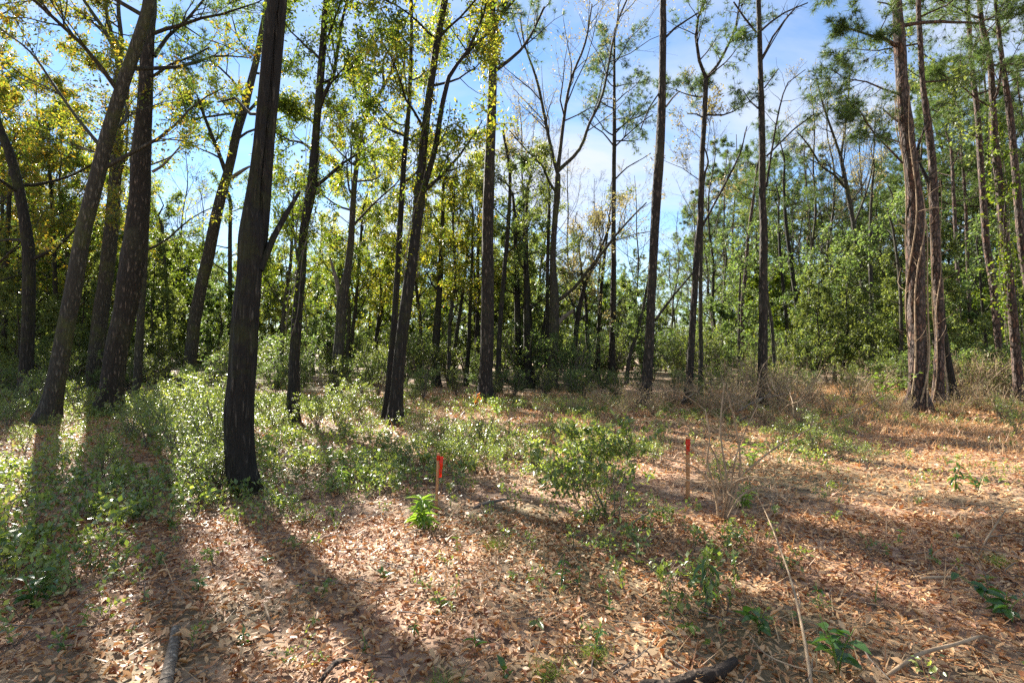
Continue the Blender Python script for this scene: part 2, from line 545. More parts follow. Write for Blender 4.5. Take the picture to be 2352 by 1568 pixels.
def ground_mat():
    m, t, b, o = newmat('forest_floor')
    g = t.nodes.new('ShaderNodeNewGeometry')
    v = t.nodes.new('ShaderNodeTexVoronoi'); v.inputs['Scale'].default_value = 17; v.inputs['Randomness'].default_value = 1
    nz = t.nodes.new('ShaderNodeTexNoise'); nz.inputs['Scale'].default_value = 9; nz.inputs['Detail'].default_value = 4
    t.links.new(g.outputs['Position'], nz.inputs['Vector'])
    ad = t.nodes.new('ShaderNodeMix'); ad.data_type = 'VECTOR'; ad.inputs[0].default_value = .15
    t.links.new(g.outputs['Position'], ad.inputs[4]); t.links.new(nz.outputs['Color'], ad.inputs[5])
    t.links.new(ad.outputs[1], v.inputs['Vector'])
    s = t.nodes.new('ShaderNodeSeparateColor'); t.links.new(v.outputs['Color'], s.inputs[0])
    r = ramp(t, [(.09, .05, .03), (.22, .12, .07), (.33, .2, .12), (.42, .28, .18)])
    t.links.new(s.outputs[0], r.inputs[0])
    n2 = t.nodes.new('ShaderNodeTexNoise'); n2.inputs['Scale'].default_value = .35; n2.inputs['Detail'].default_value = 6
    t.links.new(g.outputs['Position'], n2.inputs['Vector'])
    mr = t.nodes.new('ShaderNodeMapRange'); mr.inputs[1].default_value = .45; mr.inputs[2].default_value = .6
    t.links.new(n2.outputs[0], mr.inputs[0])
    mm = t.nodes.new('ShaderNodeMix'); mm.data_type = 'RGBA'
    t.links.new(mr.outputs[0], mm.inputs[0]); t.links.new(r.outputs[0], mm.inputs[6]); mm.inputs[7].default_value = (.13, .11, .05, 1)
    t.links.new(mm.outputs[2], b.inputs['Base Color'])
    b.inputs['Roughness'].default_value = .9
    bp = t.nodes.new('ShaderNodeBump'); bp.inputs['Strength'].default_value = .6; bp.inputs['Distance'].default_value = .02
    t.links.new(s.outputs[1], bp.inputs['Height']); t.links.new(bp.outputs[0], b.inputs['Normal'])
    return m


# ------------------------------------------------------------------ ground
def grow_axis(inner, step, outer, k=1.22):
    a = list(np.arange(0, inner, step))
    s = step
    while a[-1] < outer:
        s *= k
        a.append(a[-1] + s)
    return np.array(a)


gx = grow_axis(14, .22, 900)
gx = np.concatenate([-gx[:0:-1], gx])
gy = grow_axis(22, .22, 900)
gy = np.concatenate([-grow_axis(2, .3, 60)[:0:-1], gy])
XX, YY = np.meshgrid(gx, gy)
g = Geo()
ny, nx = XX.shape
ii = (np.arange(ny - 1) * nx)[:, None] + np.arange(nx - 1)[None, :]
g.add(np.stack([XX, YY, gh(XX, YY)], -1), np.stack([ii, ii + 1, ii + nx + 1, ii + nx], -1).reshape(-1, 4))
ground = link('ground', g.mesh('ground', ground_mat()))
tag(ground, kind='structure')

# how thickly low greenery covers the floor, by where it stands
GR_Y = np.array([870, 930, 980, 1030, 1100, 1180, 1280, 1400, 1520, 1600])
GR_X = np.array([98, 294, 490, 686, 882, 1078, 1274, 1470, 1666, 1862, 2058, 2254])
COVER = np.array([
    [1, 1, 1, .9, .9, .9, .9, .9, .9, .8, .7, .7],
    [.8, .8, 1, .8, .6, .5, .55, .5, .35, .4, .4, .3],
    [.25, .3, .9, .35, .3, .15, .35, .15, .15, .35, .15, .15],
    [.5, .4, .85, .6, .55, .7, .5, .4, .12, .4, .08, .07],
    [.7, .65, .85, .45, .75, .6, .7, .45, .2, .25, .12, .08],
    [.8, .75, .6, .25, .18, .25, .4, .3, .2, .14, .1, .1],
    [.85, .65, .25, .15, .08, .1, .18, .7, .5, .1, .07, .16],
    [.75, .3, .08, .12, .1, .12, .1, .6, .6, .14, .08, .3],
    [.3, .08, .06, .08, .08, .1, .08, .05, .1, .2, .12, .28],
    [.2, .08, .05, .08, .08, .08, .06, .05, .1, .2, .12, .25]])


def project(x, y, z):
    dx, dy, dz = x, y, z - CAM
    f = dy * CP + dz * SP
    u = -dy * SP + dz * CP
    return W / 2 + F * dx / f, H / 2 - F * u / f


def grid_at(G, x, y):
    px, py = project(x, y, np.zeros_like(x))
    a = np.clip(np.interp(px, GR_X, np.arange(12)), 0, 10.999)
    b = np.clip(np.interp(py, GR_Y, np.arange(len(GR_Y))), 0, len(GR_Y) - 1.001)
    i, j = a.astype(int), b.astype(int)
    fa, fb = a - i, b - j
    return (G[j, i] * (1 - fa) * (1 - fb) + G[j, i + 1] * fa * (1 - fb) + G[j + 1, i] * (1 - fa) * fb + G[j + 1, i + 1] * fa * fb)


def scatter(n, y0, y1, widen=1.02, pad=1.9):
    """points over the wedge of floor in view, even per square metre"""
    y = np.sqrt(U(y0 * y0, y1 * y1, n))
    x = U(-1, 1, n) * (y * widen + pad)
    return x, y


# leaf litter: near leaves are curled blades, farther ones folded diamonds
g = Geo()
n = 52000
x, y = scatter(n, 1.7, 5.2)
lay = U(0.0, .035, n)
d = rng.normal(size=(n, 3)) * np.array([1, 1, .30]); d = nrm(d)
up = nrm(np.array([0, 0, 1.0]) + rng.normal(size=(n, 3)) * .33)
c = np.stack([x, y, gh(x, y) + lay + .006], -1)
sz = .020 + .046 * U(0, 1, n) ** 1.8
V, T = leaf_full(c - d * sz[:, None] * .5, d, up, sz, U(.26, .56, n), curl=rng.normal(0, .16, n), fold=U(-.12, .32, n))
g.add(V, None, T)
g2 = Geo()
n = 150000
x, y = scatter(n, 5.1, 19)
keep = (U(0, 1, n) < np.clip(1.5 - y / 18, .35, 1))
x, y = x[keep], y[keep]; n = len(x)
d = nrm(rng.normal(size=(n, 3)) * np.array([1, 1, .3]))
c = np.stack([x, y, gh(x, y) + U(.005, .04, n)], -1)
V, T = leaf_diamonds(c, d, 1.0, .5, flat=1.6, droop=0, jit=.1)
V = V.reshape(-1, 4, 3)
sc = (.048 + .0016 * y)[:, None, None] * U(.7, 1.3, n)[:, None, None]
V = c[:, None, :] + (V - c[:, None, :]) * sc
g2.add(V.reshape(-1, 3), None, T)
tag(link('leaf_litter', g.mesh('leaf_litter', M['litter'], smooth=False)), kind='stuff')
tag(link('fallen_leaves', g2.mesh('fallen_leaves', M['litter'], smooth=False)), kind='stuff')

# the largest near leaves one by one, as pieces of the ground
variants = []
for k in range(10):
    gg = Geo()
    a = np.zeros((1, 3)); s = .045 + .004 * k
    V, T = leaf_full(a, np.array([[1.0, 0, .05]]), np.array([[0, .1, 1.0]]), s, .36 + .03 * (k % 6), curl=(-.15, .2, .05, -.05, .3)[k % 5], fold=(.3, .05, .2)[k % 3])
    gg.add(V, None, T)
    variants.append(gg.mesh('leaf', M['litter'], smooth=False))
x, y = scatter(290, 2.1, 3.5)
for i in range(290):
    o = link('leaf', variants[i % 10], ground, (x[i], y[i], float(gh(x[i], y[i])) + .045))
    o.rotation_euler = (random.Random(i).uniform(-.4, .4), random.Random(i + 500).uniform(-.4, .4), random.Random(i + 900).uniform(0, 6.28))

# pine straw and dry grass on the paler floor
g = Geo()
n = 120000
x, y = scatter(n, 2.2, 20)
w_ = np.clip((x / y) * 1.2 + .3, .12, 1) * (U(0, 1, n) < .9)
keep = U(0, 1, n) < w_
x, y = x[keep], y[keep]; n = len(x)
d = nrm(rng.normal(size=(n, 3)) * np.array([1, 1, .25]) + np.array([0, 0, .12]))
c = np.stack([x, y, gh(x, y) + .02], -1)
side = nrm(np.cross(d, np.array([0, 0, 1.0]))) * (.0022 + .0006 * y)[:, None]
L = U(.1, .26, n)[:, None]
V = np.stack([c - side, c + side, c + d * L], 1).reshape(-1, 3)
g.add(V, None, np.arange(n * 3).reshape(-1, 3))
tag(link('pine_straw', g.mesh('pine_straw', M['straw'], smooth=False)), kind='stuff')

g = Geo()
n = 90000
x, y = scatter(n, 7.5, 22)
pat = noise3(np.stack([x * .5, y * .5, x * 0 + 4.4], -1))
keep = (pat > -.1) & (U(0, 1, n) < np.clip(.25 + x / y, .12, .8))
x, y = x[keep], y[keep]; n = len(x)
d = nrm(rng.normal(size=(n, 3)) * np.array([.5, .5, .15]) + np.array([0, 0, .9]))
c = np.stack([x, y, gh(x, y)], -1)
blades(g, c, d, (.0012 + .00022 * y)[:, None], U(.10, .34, n)[:, None], .4)
tag(link('dry_grass', g.mesh('dry_grass', M['straw'], smooth=False)), kind='stuff')

# small fallen twigs
n = 2400
x, y = scatter(n, 2.0, 11)
P = np.empty((n, 4, 3)); a = U(0, 6.28, n); L = U(.08, .5, n)
for j in range(4):
    a = a + rng.normal(0, .18, n)
    px_ = x if j == 0 else P[:, j - 1, 0]; py_ = y if j == 0 else P[:, j - 1, 1]
    P[:, j, 0] = px_ + (np.cos(a) * L / 3 if j else 0)
    P[:, j, 1] = py_ + (np.sin(a) * L / 3 if j else 0)
    P[:, j, 2] = gh(P[:, j, 0], P[:, j, 1]) + .04 + U(0, .03, n)
V, q = tubes(P, np.repeat(U(.0015, .005, n)[:, None], 4, 1) * np.array([1, .9, .7, .4]), 3)
g = Geo(); g.add(V, q)
tag(link('twig_litter', g.mesh('twig_litter', M['twig'])), kind='stuff')

# ------------------------------------------------------------------ low greenery (stuff) and shrubs
def sprig_proto(h, stems, leaves, size, wr):
    """one low plant: arching stems with leaves set in two rows; returns leaf verts/tris, stem verts/quads"""
    P = np.zeros((stems, 5, 3))
    size *= 1.5
    a = U(0, 6.28, stems); out_ = U(.25, .9, stems)
    t = np.linspace(0, 1, 5)
    hh = h * U(.6, 1.1, stems)
    for j in range(5):
        P[:, j, 0] = np.cos(a) * out_ * hh * t[j] ** 1.4
        P[:, j, 1] = np.sin(a) * out_ * hh * t[j] ** 1.4
        P[:, j, 2] = hh * (t[j] - .25 * t[j] ** 2 * out_)
    SP2, SR2 = spawn(P, np.full((stems, 5), .003), 4, (.3, 1), .8, .5, .6, n=4, up=.05, rmin=.001)
    c1, d1 = pick(P, max(2, leaves // 3), (.25, 1))
    c2, d2 = pick(SP2, max(2, leaves // 4), (.1, 1))
    cc, dd = np.vstack([c1, c2]), np.vstack([d1, d2])
    V, T = leaf_diamonds(cc, dd, size, wr, flat=1.3, droop=.05, jit=.8)
    sv, sq = tubes(P[:, [0, 2, 4]], np.repeat(np.linspace(.0035, .0012, 3)[None], stems, 0), 3)
    return V, T, sv, sq


protos = [sprig_proto(U(.16, .34), int(U(2, 5)), int(U(8, 14)), U(.024, .040), U(.5, .66)) for _ in range(14)]
gl, gs = Geo(), Geo()


def put_sprigs(x, y, s):
    for k, (V, T, sv, sq) in enumerate(protos):
        m = np.arange(len(x)) % len(protos) == k
        xs, ys, ss = x[m], y[m], s[m]
        n = len(xs)
        if not n:
            continue
        a = U(0, 6.28, n)
        ca, sa = np.cos(a) * ss, np.sin(a) * ss
        z = gh(xs, ys)
        for (vv, ff, gg_, quad) in ((V, T, gl, False), (sv, sq, gs, True)):
            if quad:
                near = ys < 7.5
                xs, ys, z, ss, ca, sa = xs[near], ys[near], z[near], ss[near], ca[near], sa[near]; n = len(xs)
                if not n: continue
            A = np.empty((n, len(vv), 3))
            A[:, :, 0] = xs[:, None] + ca[:, None] * vv[None, :, 0] - sa[:, None] * vv[None, :, 1]
            A[:, :, 1] = ys[:, None] + sa[:, None] * vv[None, :, 0] + ca[:, None] * vv[None, :, 1]
            A[:, :, 2] = z[:, None] + ss[:, None] * vv[None, :, 2]
            fidx = (np.arange(n) * len(vv))[:, None, None] + ff[None]
            if quad: gg_.add(A, fidx.reshape(-1, 4))
            else: gg_.add(A, None, fidx.reshape(-1, 3))


n = 42000
x, y = scatter(n, 2.1, 16)
dn = grid_at(COVER, x, y)
cl = noise3(np.stack([x * 1.1, y * 1.1, x * 0 + .5], -1)) * .6 + noise3(np.stack([x * 3, y * 3, x * 0 + 8], -1)) * .3
keep = U(0, 1, n) < np.clip(dn ** 1.5 * .8 + cl * 1.1 * np.sqrt(dn), .012, 1) * .58 * np.clip(1.35 - y / 18, .4, 1)
x, y, dn = x[keep], y[keep], dn[keep]
put_sprigs(x, y, (.45 + .75 * dn * U(.4, 1.3, len(x))) * (1 + .02 * y))
gc = link('ground_cover', gl.mesh('ground_cover', M['cover'], smooth=False))
tag(gc, kind='stuff')
st_ = link('ground_cover_stems', gs.mesh('ground_cover_stems', M['twig']), gc)
st_['kind'] = 'stuff'
n_cover = len(x)


def shrub_parts(h, w, leafmat, size, nleaf, stems=6, sd_=0, wr=.5, bare=.0):
    """multi-stemmed shrub, returned as (wood mesh, leaf mesh) round the origin"""
    P = np.zeros((stems, 6, 3)); a = np.linspace(0, 6.28, stems, endpoint=False) + U(0, 1, stems)
    t = np.linspace(0, 1, 6)
    o_ = U(.3, 1, stems) * w / 2
    for j in range(6):
        P[:, j, 0] = np.cos(a) * o_ * t[j] ** 1.2 + rng.normal(0, .02 * h, stems) * t[j]
        P[:, j, 1] = np.sin(a) * o_ * t[j] ** 1.2 + rng.normal(0, .02 * h, stems) * t[j]
        P[:, j, 2] = h * t[j] * U(.75, 1, stems) * (1 if j else 0) - (0.03 if j == 0 else 0)
    P[:, :, 2] = np.maximum.accumulate(P[:, :, 2], axis=1)
    R = np.repeat(np.linspace(.012, .004, 6)[None], stems, 0) * h
    P2, R2 = spawn(P, R, 8, (.15 + bare, 1), .9, .45, .6, up=.08, rmin=.0025)
    P3, R3 = spawn(P2, R2, 4, (.2, 1), .8, .5, .6, n=4, up=.05, rmin=.0015)
    gw = Geo()
    for (p, r, s) in ((P, R, 6), (P2, R2, 4), (P3, R3, 3)):
        gw.add(*tubes(p, r, s))
    per = max(1, nleaf // len(P3))
    c, d = pick(P3, per, (.05, 1))
    gf = Geo()
    V, T = leaf_diamonds(c + rng.normal(size=c.shape) * .02 * h, d, size, wr, flat=1.2, droop=.05, jit=.8)
    gf.add(V, None, T)
    return gw.mesh('stems', M['twig']), gf.mesh('foliage', M[leafmat], smooth=False)


def make_plant(name, label, cat, loc, wood, leaf, group=None):
    t = empty(name, loc, label, cat, group)
    link('stems', wood, t)
    link('foliage', leaf, t)['kind'] = 'stuff'
    return t


SH = {}
SH['privet'] = [shrub_parts(1.0, 1.1, 'cover', .045, 1500, 7) for _ in range(3)]
SH['far'] = [shrub_parts(2.2, 2.6, 'far', .10, 2600, 9) for _ in range(2)] + [shrub_parts(2.2, 2.6, 'dark', .10, 2800, 9) for _ in range(2)]
SH['dead'] = [shrub_parts(1.0, 1.7, 'brown', .05, 260, 12, bare=-.1) for _ in range(3)]
for w_, l_ in SH['dead']:
    w_.materials[0] = M['paletwig']
SH['brush'] = [shrub_parts(1.3, 1.8, 'brown', .06, 700, 9) for _ in range(2)]

shrub_first = {}


def put_shrub(kind, i, px, Y, s, label, group, name='shrub', cat='shrub'):
    X = (px - W / 2) / F * Y
    w_, l_ = SH[kind][i % len(SH[kind])]
    o = make_plant(name, label, cat, (X, Y, float(gh(X, Y))), w_, l_, group)
    o.rotation_euler[2] = U(0, 6.28)
    o.scale = (s * U(.85, 1.2), s * U(.85, 1.2), s)
    return o


# ------------------------------------------------------------------ trees
def limb_with_twigs(P1, R1, spec, gw, leafpts, sides=7):
    """sub-branches of a limb into gw; gathers twig points for leaves"""
    k2, k3, k4 = spec.get('k', (7, 5, 0))
    up = spec.get('up', .07)
    gw.add(*tubes(P1, R1, sides))
    P2, R2 = spawn(P1, R1, k2, (.22, 1), spec.get('a2', .75), spec.get('l2', .5), .55, n=5, wander=.17, up=up, rmin=.006)
    gw.add(*tubes(P2, R2, 4))
    P3, R3 = spawn(P2, R2, k3, (.2, 1), .7, .5, .55, n=4, wander=.2, up=up * .6, rmin=.0035)
    gw.add(*tubes(P3, R3, 3))
    if k4:
        P4, R4 = spawn(P3, R3, k4, (.2, 1), .6, .55, .6, n=3, wander=.18, up=up, rmin=.0028)
        gw.add(*tubes(P4, R4, 3))
        leafpts.append(P4)
    else:
        leafpts.append(P3)
        leafpts.append(P2[:, 2:, :])


def add_leaves(gf, leafpts, spec, total, size):
    T = sum(len(p) for p in leafpts)
    if not T or not total:
        return
    for P in leafpts:
        per = max(1, int(round(total / T)))
        if spec.get('needle'):
            c, d = pick(P, per, (.1, 1)); c = c + rng.normal(size=c.shape) * .05
            m_ = (c[:, 2] < spec.get('cut', 99)) | (U(0, 1, len(c)) < .4)
            V, t = needles(c[m_], d[m_], spec.get('per', 14), size, spec.get('nw', .014), .8)
        else:
            c, d = pick(P, per, (.1, 1))
            c = c + rng.normal(size=c.shape) * .08
            m_ = (c[:, 2] < spec.get('cut', 99)) | (U(0, 1, len(c)) < .4)
            V, t = leaf_diamonds(c[m_], d[m_], size, spec.get('wr', .42), flat=.7, droop=.35, jit=.8)
        gf.add(V, None, t)


def traced_tree(name, label, d, pts, bark, ext=6.0, limbs=(), auto=(0, 3, 9, 3.0), leaf='green', nleaf=0, lsize=.085,
                spec=None, sides=18, ridge=0.0, rough=.05, flare=.35, lean=0.0, group=None, stems=(), step=.22, tz=0.0):
    """a tree whose trunk follows the line it takes in the place; pts rows (px, py, width)"""
    spec = dict(spec or {})
    spec['cut'] = 3 + .64 * d
    base = ground_pt(pts[0][0], pts[0][1]) if d is None else None
    Y0 = base[1] if d is None else d

    def row(p, Yd=None):
        Y = (Y0 if Yd is None else Yd)
        q = at(p[0], p[1], Y)
        Y2 = Y + lean * max(q[2], 0)
        q = at(p[0], p[1], Y2)
        return [q[0], q[1], q[2], p[2] / 2 / F * Y2 * F / math.hypot(F, p[0] - W / 2)]
    rows = [row(p) for p in pts]
    g0 = float(gh(rows[0][0], rows[0][1]))
    rows[0][2] = min(rows[0][2], g0 + .02)
    bz = rows[0].copy(); bz[2] = g0 - .25; bz[3] *= 1.05
    if rows[0][2] > g0 - .1:
        rows = [bz] + rows
    a, b = np.array(rows[-2]), np.array(rows[-1])
    if ext > 0:
        dd = nrm((b - a)[:3] + np.array([0, 0, .5]))
        for k in (1, 2, 3):
            e = b.copy(); e[:3] = b[:3] + dd * ext * k / 3 + np.array([rng.normal(0, .12), rng.normal(0, .12), 0]); e[3] = max(.02, b[3] * (1 - .28 * k))
            rows.append(list(e))
    Q = resample(rows, step)
    loc = np.array([rows[0][0], rows[0][1], g0])
    t = empty(name, loc, label, 'tree', group)
    g = Geo()
    g.add(*trunk_geo(Q, sides, rough, flare, ridge, seed=U(0, 50)))
    link('trunk', g.mesh('trunk', M[bark], loc), t)
    for st in stems:
        g = Geo()
        S = [row(p, Y0 + st.get('dy', 0)) for p in st['pts']]
        if st.get('ext'):
            a, b = np.array(S[-2]), np.array(S[-1]); dd = nrm((b - a)[:3] + np.array([0, 0, .4]))
            for k in (1, 2, 3):
                e = b.copy(); e[:3] += dd * st['ext'] * k / 3; e[3] = max(.015, b[3] * (1 - .28 * k)); S.append(list(e))
        g.add(*trunk_geo(resample(S, step), max(8, sides // 2), rough, 0, ridge, seed=U(0, 50)))
        link('stem', g.mesh('stem', M[bark], loc), t)
    leafpts = []
    gf = Geo()
    for lb in limbs:
        dy = lb.get('dy', 0.0)
        S = []
        for k, p in enumerate(lb['pts']):
            S.append(row(p, Y0 + dy * k / max(1, len(lb['pts']) - 1)))
        RS = resample(S, .35)
        gw = Geo()
        P1, R1 = RS[None, :, :3], RS[None, :, 3]
        if lb.get('bare'):
            gw.add(*tubes(P1, R1, 7))
            if lb['bare'] > 1:
                P2, R2 = spawn(P1, R1, lb['bare'], (.2, 1), .7, .35, .5, n=5, rmin=.005)
                gw.add(*tubes(P2, R2, 4))
        else:
            limb_with_twigs(P1, R1, spec, gw, leafpts)
        link('limb', gw.mesh('limb', M[bark if not lb.get('dead') else 'twig'], loc), t)
    n, z0, z1, L = auto
    Lc = Q[:, 2] - g0
    for k in range(n):
        z = z0 + (z1 - z0) * (k + U(0, 1)) / n
        i = int(np.argmin(np.abs(Lc - z)))
        s0 = Q[i]
        an = k * 2.4 + U(-.6, .6)
        el = spec.get('el', .45) + U(-.2, .25)
        fall = 1 - .45 * (z - z0) / max(1e-6, (z1 - z0))
        P1, R1 = line_limb(s0[:3], (math.cos(an), math.sin(an), el), L * fall * U(.7, 1.2), max(.012, min(s0[3] * .42, .05)), up=spec.get('up', .07))
        gw = Geo()
        limb_with_twigs(P1, R1, spec, gw, leafpts)
        link('limb', gw.mesh('limb', M[bark], loc), t)
    if nleaf and leafpts:
        add_leaves(gf, leafpts, spec, nleaf * (1.45 if not spec.get('needle') else .95), lsize * (1.25 if not spec.get('needle') else 1.0))
        link('crown', gf.mesh('crown', M[leaf], loc, smooth=False), t)['kind'] = 'stuff'
    return t, Q


PINE = dict(needle=True, k=(11, 5, 0), el=.15, up=.08, per=17, nw=.0105, a2=.85)
BARE = dict(k=(10, 6, 3), el=.9, up=.10)
LEAFY = dict(k=(8, 6, 0), el=.5)

TT = []   # traced trees


def T(*a, **k):
    t, Q = traced_tree(*a, **k)
    TT.append((t, Q))
    return t, Q


oak, oakQ = T('oak_tree', 'big dark twin-stemmed oak nearest the camera, its shadow falling across the leaf litter', 6.15,
  [(568, 1126, 56), (553, 1060, 63), (549, 940, 66), (556, 850, 64), (565, 723, 60), (573, 623, 56), (578, 540, 56), (579, 470, 36), (586, 400, 27), (594, 333, 25), (603, 233, 24), (612, 133, 24), (620, 40, 24), (624, -30, 24)],
  'oak', ext=5, sides=72, ridge=.055, rough=.04, flare=.22, step=.05,
  stems=[dict(pts=[(592, 590, 40), (602, 500, 35), (609, 420, 32), (616, 333, 30), (626, 233, 28), (635, 133, 27), (643, 40, 26), (648, -40, 25)], ext=5, dy=.12)],
  limbs=[dict(pts=[(596, 620, 20), (628, 545, 16), (655, 495, 13), (688, 440, 8)], bare=1, dy=.4),
         dict(pts=[(600, 262, 10), (575, 262, 8), (540, 225, 6), (500, 235, 4)], dy=.8, bare=4)],
  auto=(7, 7.5, 10.5, 3.4), leaf='green', nleaf=4200, lsize=.07, spec=LEAFY)

T('leaning_tree', 'thick mossy trunk leaning inward, its foot in sunlit litter beside the big furrowed pine', 11.6,
  [(108, 985, 56), (125, 900, 48), (150, 760, 44), (168, 670, 42), (190, 540, 40), (215, 440, 38), (245, 320, 35), (275, 215, 32), (305, 130, 31), (335, 40, 30), (345, -10, 30)],
  'grey', ext=6, sides=28, ridge=.02, auto=(10, 5.2, 13, 4.2), leaf='autumn', nleaf=5200, spec=LEAFY, flare=.3,
  limbs=[dict(pts=[(228, 333, 12), (180, 275, 10), (130, 205, 8), (70, 120, 6), (0, 65, 5)], dy=1.5)])

T('pine_tree', 'massive dark furrowed pine trunk standing between the leaning trunk and the big twin-stemmed oak', 13.4,
  [(250, 950, 66), (256, 900, 58), (268, 800, 54), (286, 723, 54), (300, 640, 58), (314, 520, 56), (321, 440, 50), (323, 367, 48), (331, 260, 38), (336, 167, 34), (341, 60, 33), (345, -20, 31)],
  'darkpine', ext=8, sides=40, ridge=.03, auto=(9, 9, 18, 3.2), leaf='needle', nleaf=900, lsize=.2, spec=PINE, step=.12,
  limbs=[dict(pts=[(355, 130, 11), (385, 85, 9), (425, 50, 7), (468, 0, 6)], dy=1.0),
         dict(pts=[(350, 395, 8), (372, 382, 7), (392, 362, 5), (415, 335, 3)], bare=1, dead=1),
         dict(pts=[(352, 175, 8), (390, 150, 7), (440, 130, 5), (480, 110, 4)], dy=-.8)])

T('slender_tree', 'dark trunk bending away near the edge, half hidden in shaded undergrowth', 15,
  [(55, 935, 40), (60, 850, 36), (65, 740, 34), (66, 600, 32), (55, 500, 29), (38, 410, 27), (18, 340, 25), (-5, 285, 23)],
  'oak', ext=7, sides=20, auto=(9, 3.5, 11, 4), leaf='autumn', nleaf=5200, spec=LEAFY)

T('forked_tree', 'greyish trunk behind the big pine, forking high into three pale limbs', 19,
  [(212, 850, 40), (228, 740, 38), (243, 640, 36), (256, 520, 34), (266, 400, 30), (272, 280, 26), (275, 165, 23)],
  'grey', ext=0, sides=20, leaf='autumn', nleaf=6500, lsize=.1, spec=LEAFY, auto=(5, 7, 11, 4),
  limbs=[dict(pts=[(275, 165, 16), (262, 110, 13), (235, 62, 11), (195, 5, 9), (165, -60, 7)], dy=-1),
         dict(pts=[(275, 165, 15), (265, 105, 12), (248, 50, 10), (240, -30, 8)]),
         dict(pts=[(275, 165, 14), (278, 90, 12), (272, 20, 10), (275, -60, 8)], dy=1.5)])

T('tree', 'narrow trunk tucked just behind the massive furrowed pine', 16.5,
  [(313, 920, 22), (318, 820, 20), (325, 700, 19), (332, 560, 18), (336, 430, 16)], 'grey', ext=4, sides=14,
  auto=(6, 4, 9, 2.8), leaf='yellow', nleaf=1800, spec=LEAFY)

T('oak_tree', 'leaning grey trunk rising behind the twin-stemmed oak, with a dead fork above shoulder height', 20,
  [(432, 860, 30), (445, 750, 30), (463, 656, 29), (478, 590, 28), (493, 512, 27), (508, 450, 26), (527, 383, 22), (543, 310, 22), (560, 250, 20), (577, 185, 17), (590, 133, 15), (600, 80, 14), (612, 10, 12)],
  'grey', ext=4, sides=22, leaf='green', nleaf=6000, lsize=.1, spec=LEAFY, auto=(6, 8.5, 14, 3.6),
  limbs=[dict(pts=[(517, 393, 12), (500, 345, 10), (482, 300, 9), (467, 262, 8), (455, 225, 6)], dy=-1),
         dict(pts=[(530, 410, 11), (545, 400, 10), (560, 390, 8), (574, 382, 5)], bare=1, dead=1),
         dict(pts=[(590, 235, 8), (560, 262, 7), (520, 262, 6), (450, 272, 5), (400, 262, 4)], dy=-1.5)])

T('vine_clad_tree', 'slim dark trunk wrapped in hanging vines just past the twin-stemmed oak', 11.5,
  [(672, 973, 30), (675, 880, 26), (676, 823, 25), (683, 723, 23), (692, 623, 22), (699, 523, 20), (715, 433, 24), (726, 300, 18), (737, 167, 17), (746, 33, 14), (750, -20, 13)],
  'oak', ext=5, sides=22, ridge=.02, leaf='green', nleaf=8500, lsize=.075, spec=LEAFY, auto=(11, 4.6, 12, 2.6),
  limbs=[dict(pts=[(731, 240, 11), (748, 212, 10), (767, 170, 9), (782, 65, 7), (800, -10, 6)]),
         dict(pts=[(727, 285, 6), (690, 262, 5), (650, 250, 4)], dy=-.4),
         dict(pts=[(690, 640, 6), (678, 560, 5), (672, 480, 4), (680, 400, 3)], dy=.4)])

T('forked_tree', 'mossy forked trunk with a broken pointed stub, amid yellow-green foliage', 17.5,
  [(768, 918, 28), (774, 850, 26), (782, 756, 24), (786, 690, 26), (798, 623, 18), (806, 556, 16), (811, 467, 13), (817, 400, 12), (829, 317, 10), (844, 260, 9), (862, 225, 8), (881, 200, 7)],
  'grey', ext=3, sides=20, leaf='yellow', nleaf=6300, lsize=.095, spec=LEAFY, auto=(11, 5.2, 11, 3.2),
  limbs=[dict(pts=[(784, 700, 15), (776, 655, 12), (766, 620, 8), (758, 590, 3)], bare=1, dead=1),
         dict(pts=[(881, 200, 7), (898, 165, 6), (912, 130, 5), (900, 60, 4)])])

T('tree', 'left stem of the close-set dark pair, thinner and straighter than its neighbour', 11.7,
  [(885, 972, 20), (890, 920, 18), (896, 856, 17), (907, 723, 15), (915, 590, 13), (920, 500, 13), (928, 367, 12), (940, 233, 10), (945, 67, 8), (944, -20, 8)],
  'oak', ext=4, sides=16, leaf='green', nleaf=4500, lsize=.075, spec=LEAFY, auto=(9, 5, 11, 2.4), flare=.2)
T('tree', 'right stem of the close-set dark pair, leaning and forking halfway up', 11.2,
  [(906, 978, 36), (912, 900, 29), (918, 823, 28), (934, 690, 28), (948, 590, 25), (956, 523, 23), (962, 470, 26), (970, 367, 19), (982, 250, 17), (996, 150, 16), (1009, 67, 15), (1022, 0, 15), (1028, -30, 14)],
  'oak', ext=5, sides=26, ridge=.02, leaf='yellow', nleaf=6000, lsize=.08, spec=LEAFY, auto=(11, 4.6, 12, 2.8), flare=.25,
  stems=[dict(pts=[(964, 455, 16), (981, 410, 14), (1001, 333, 13), (1014, 250, 12), (1031, 177, 10)])],
  limbs=[dict(pts=[(1031, 177, 10), (1052, 145, 8), (1074, 117, 7), (1111, 33, 5), (1125, -30, 4)]),
         dict(pts=[(1031, 177, 8), (1048, 150, 7), (1085, 110, 6), (1125, 70, 4)], dy=.8)])

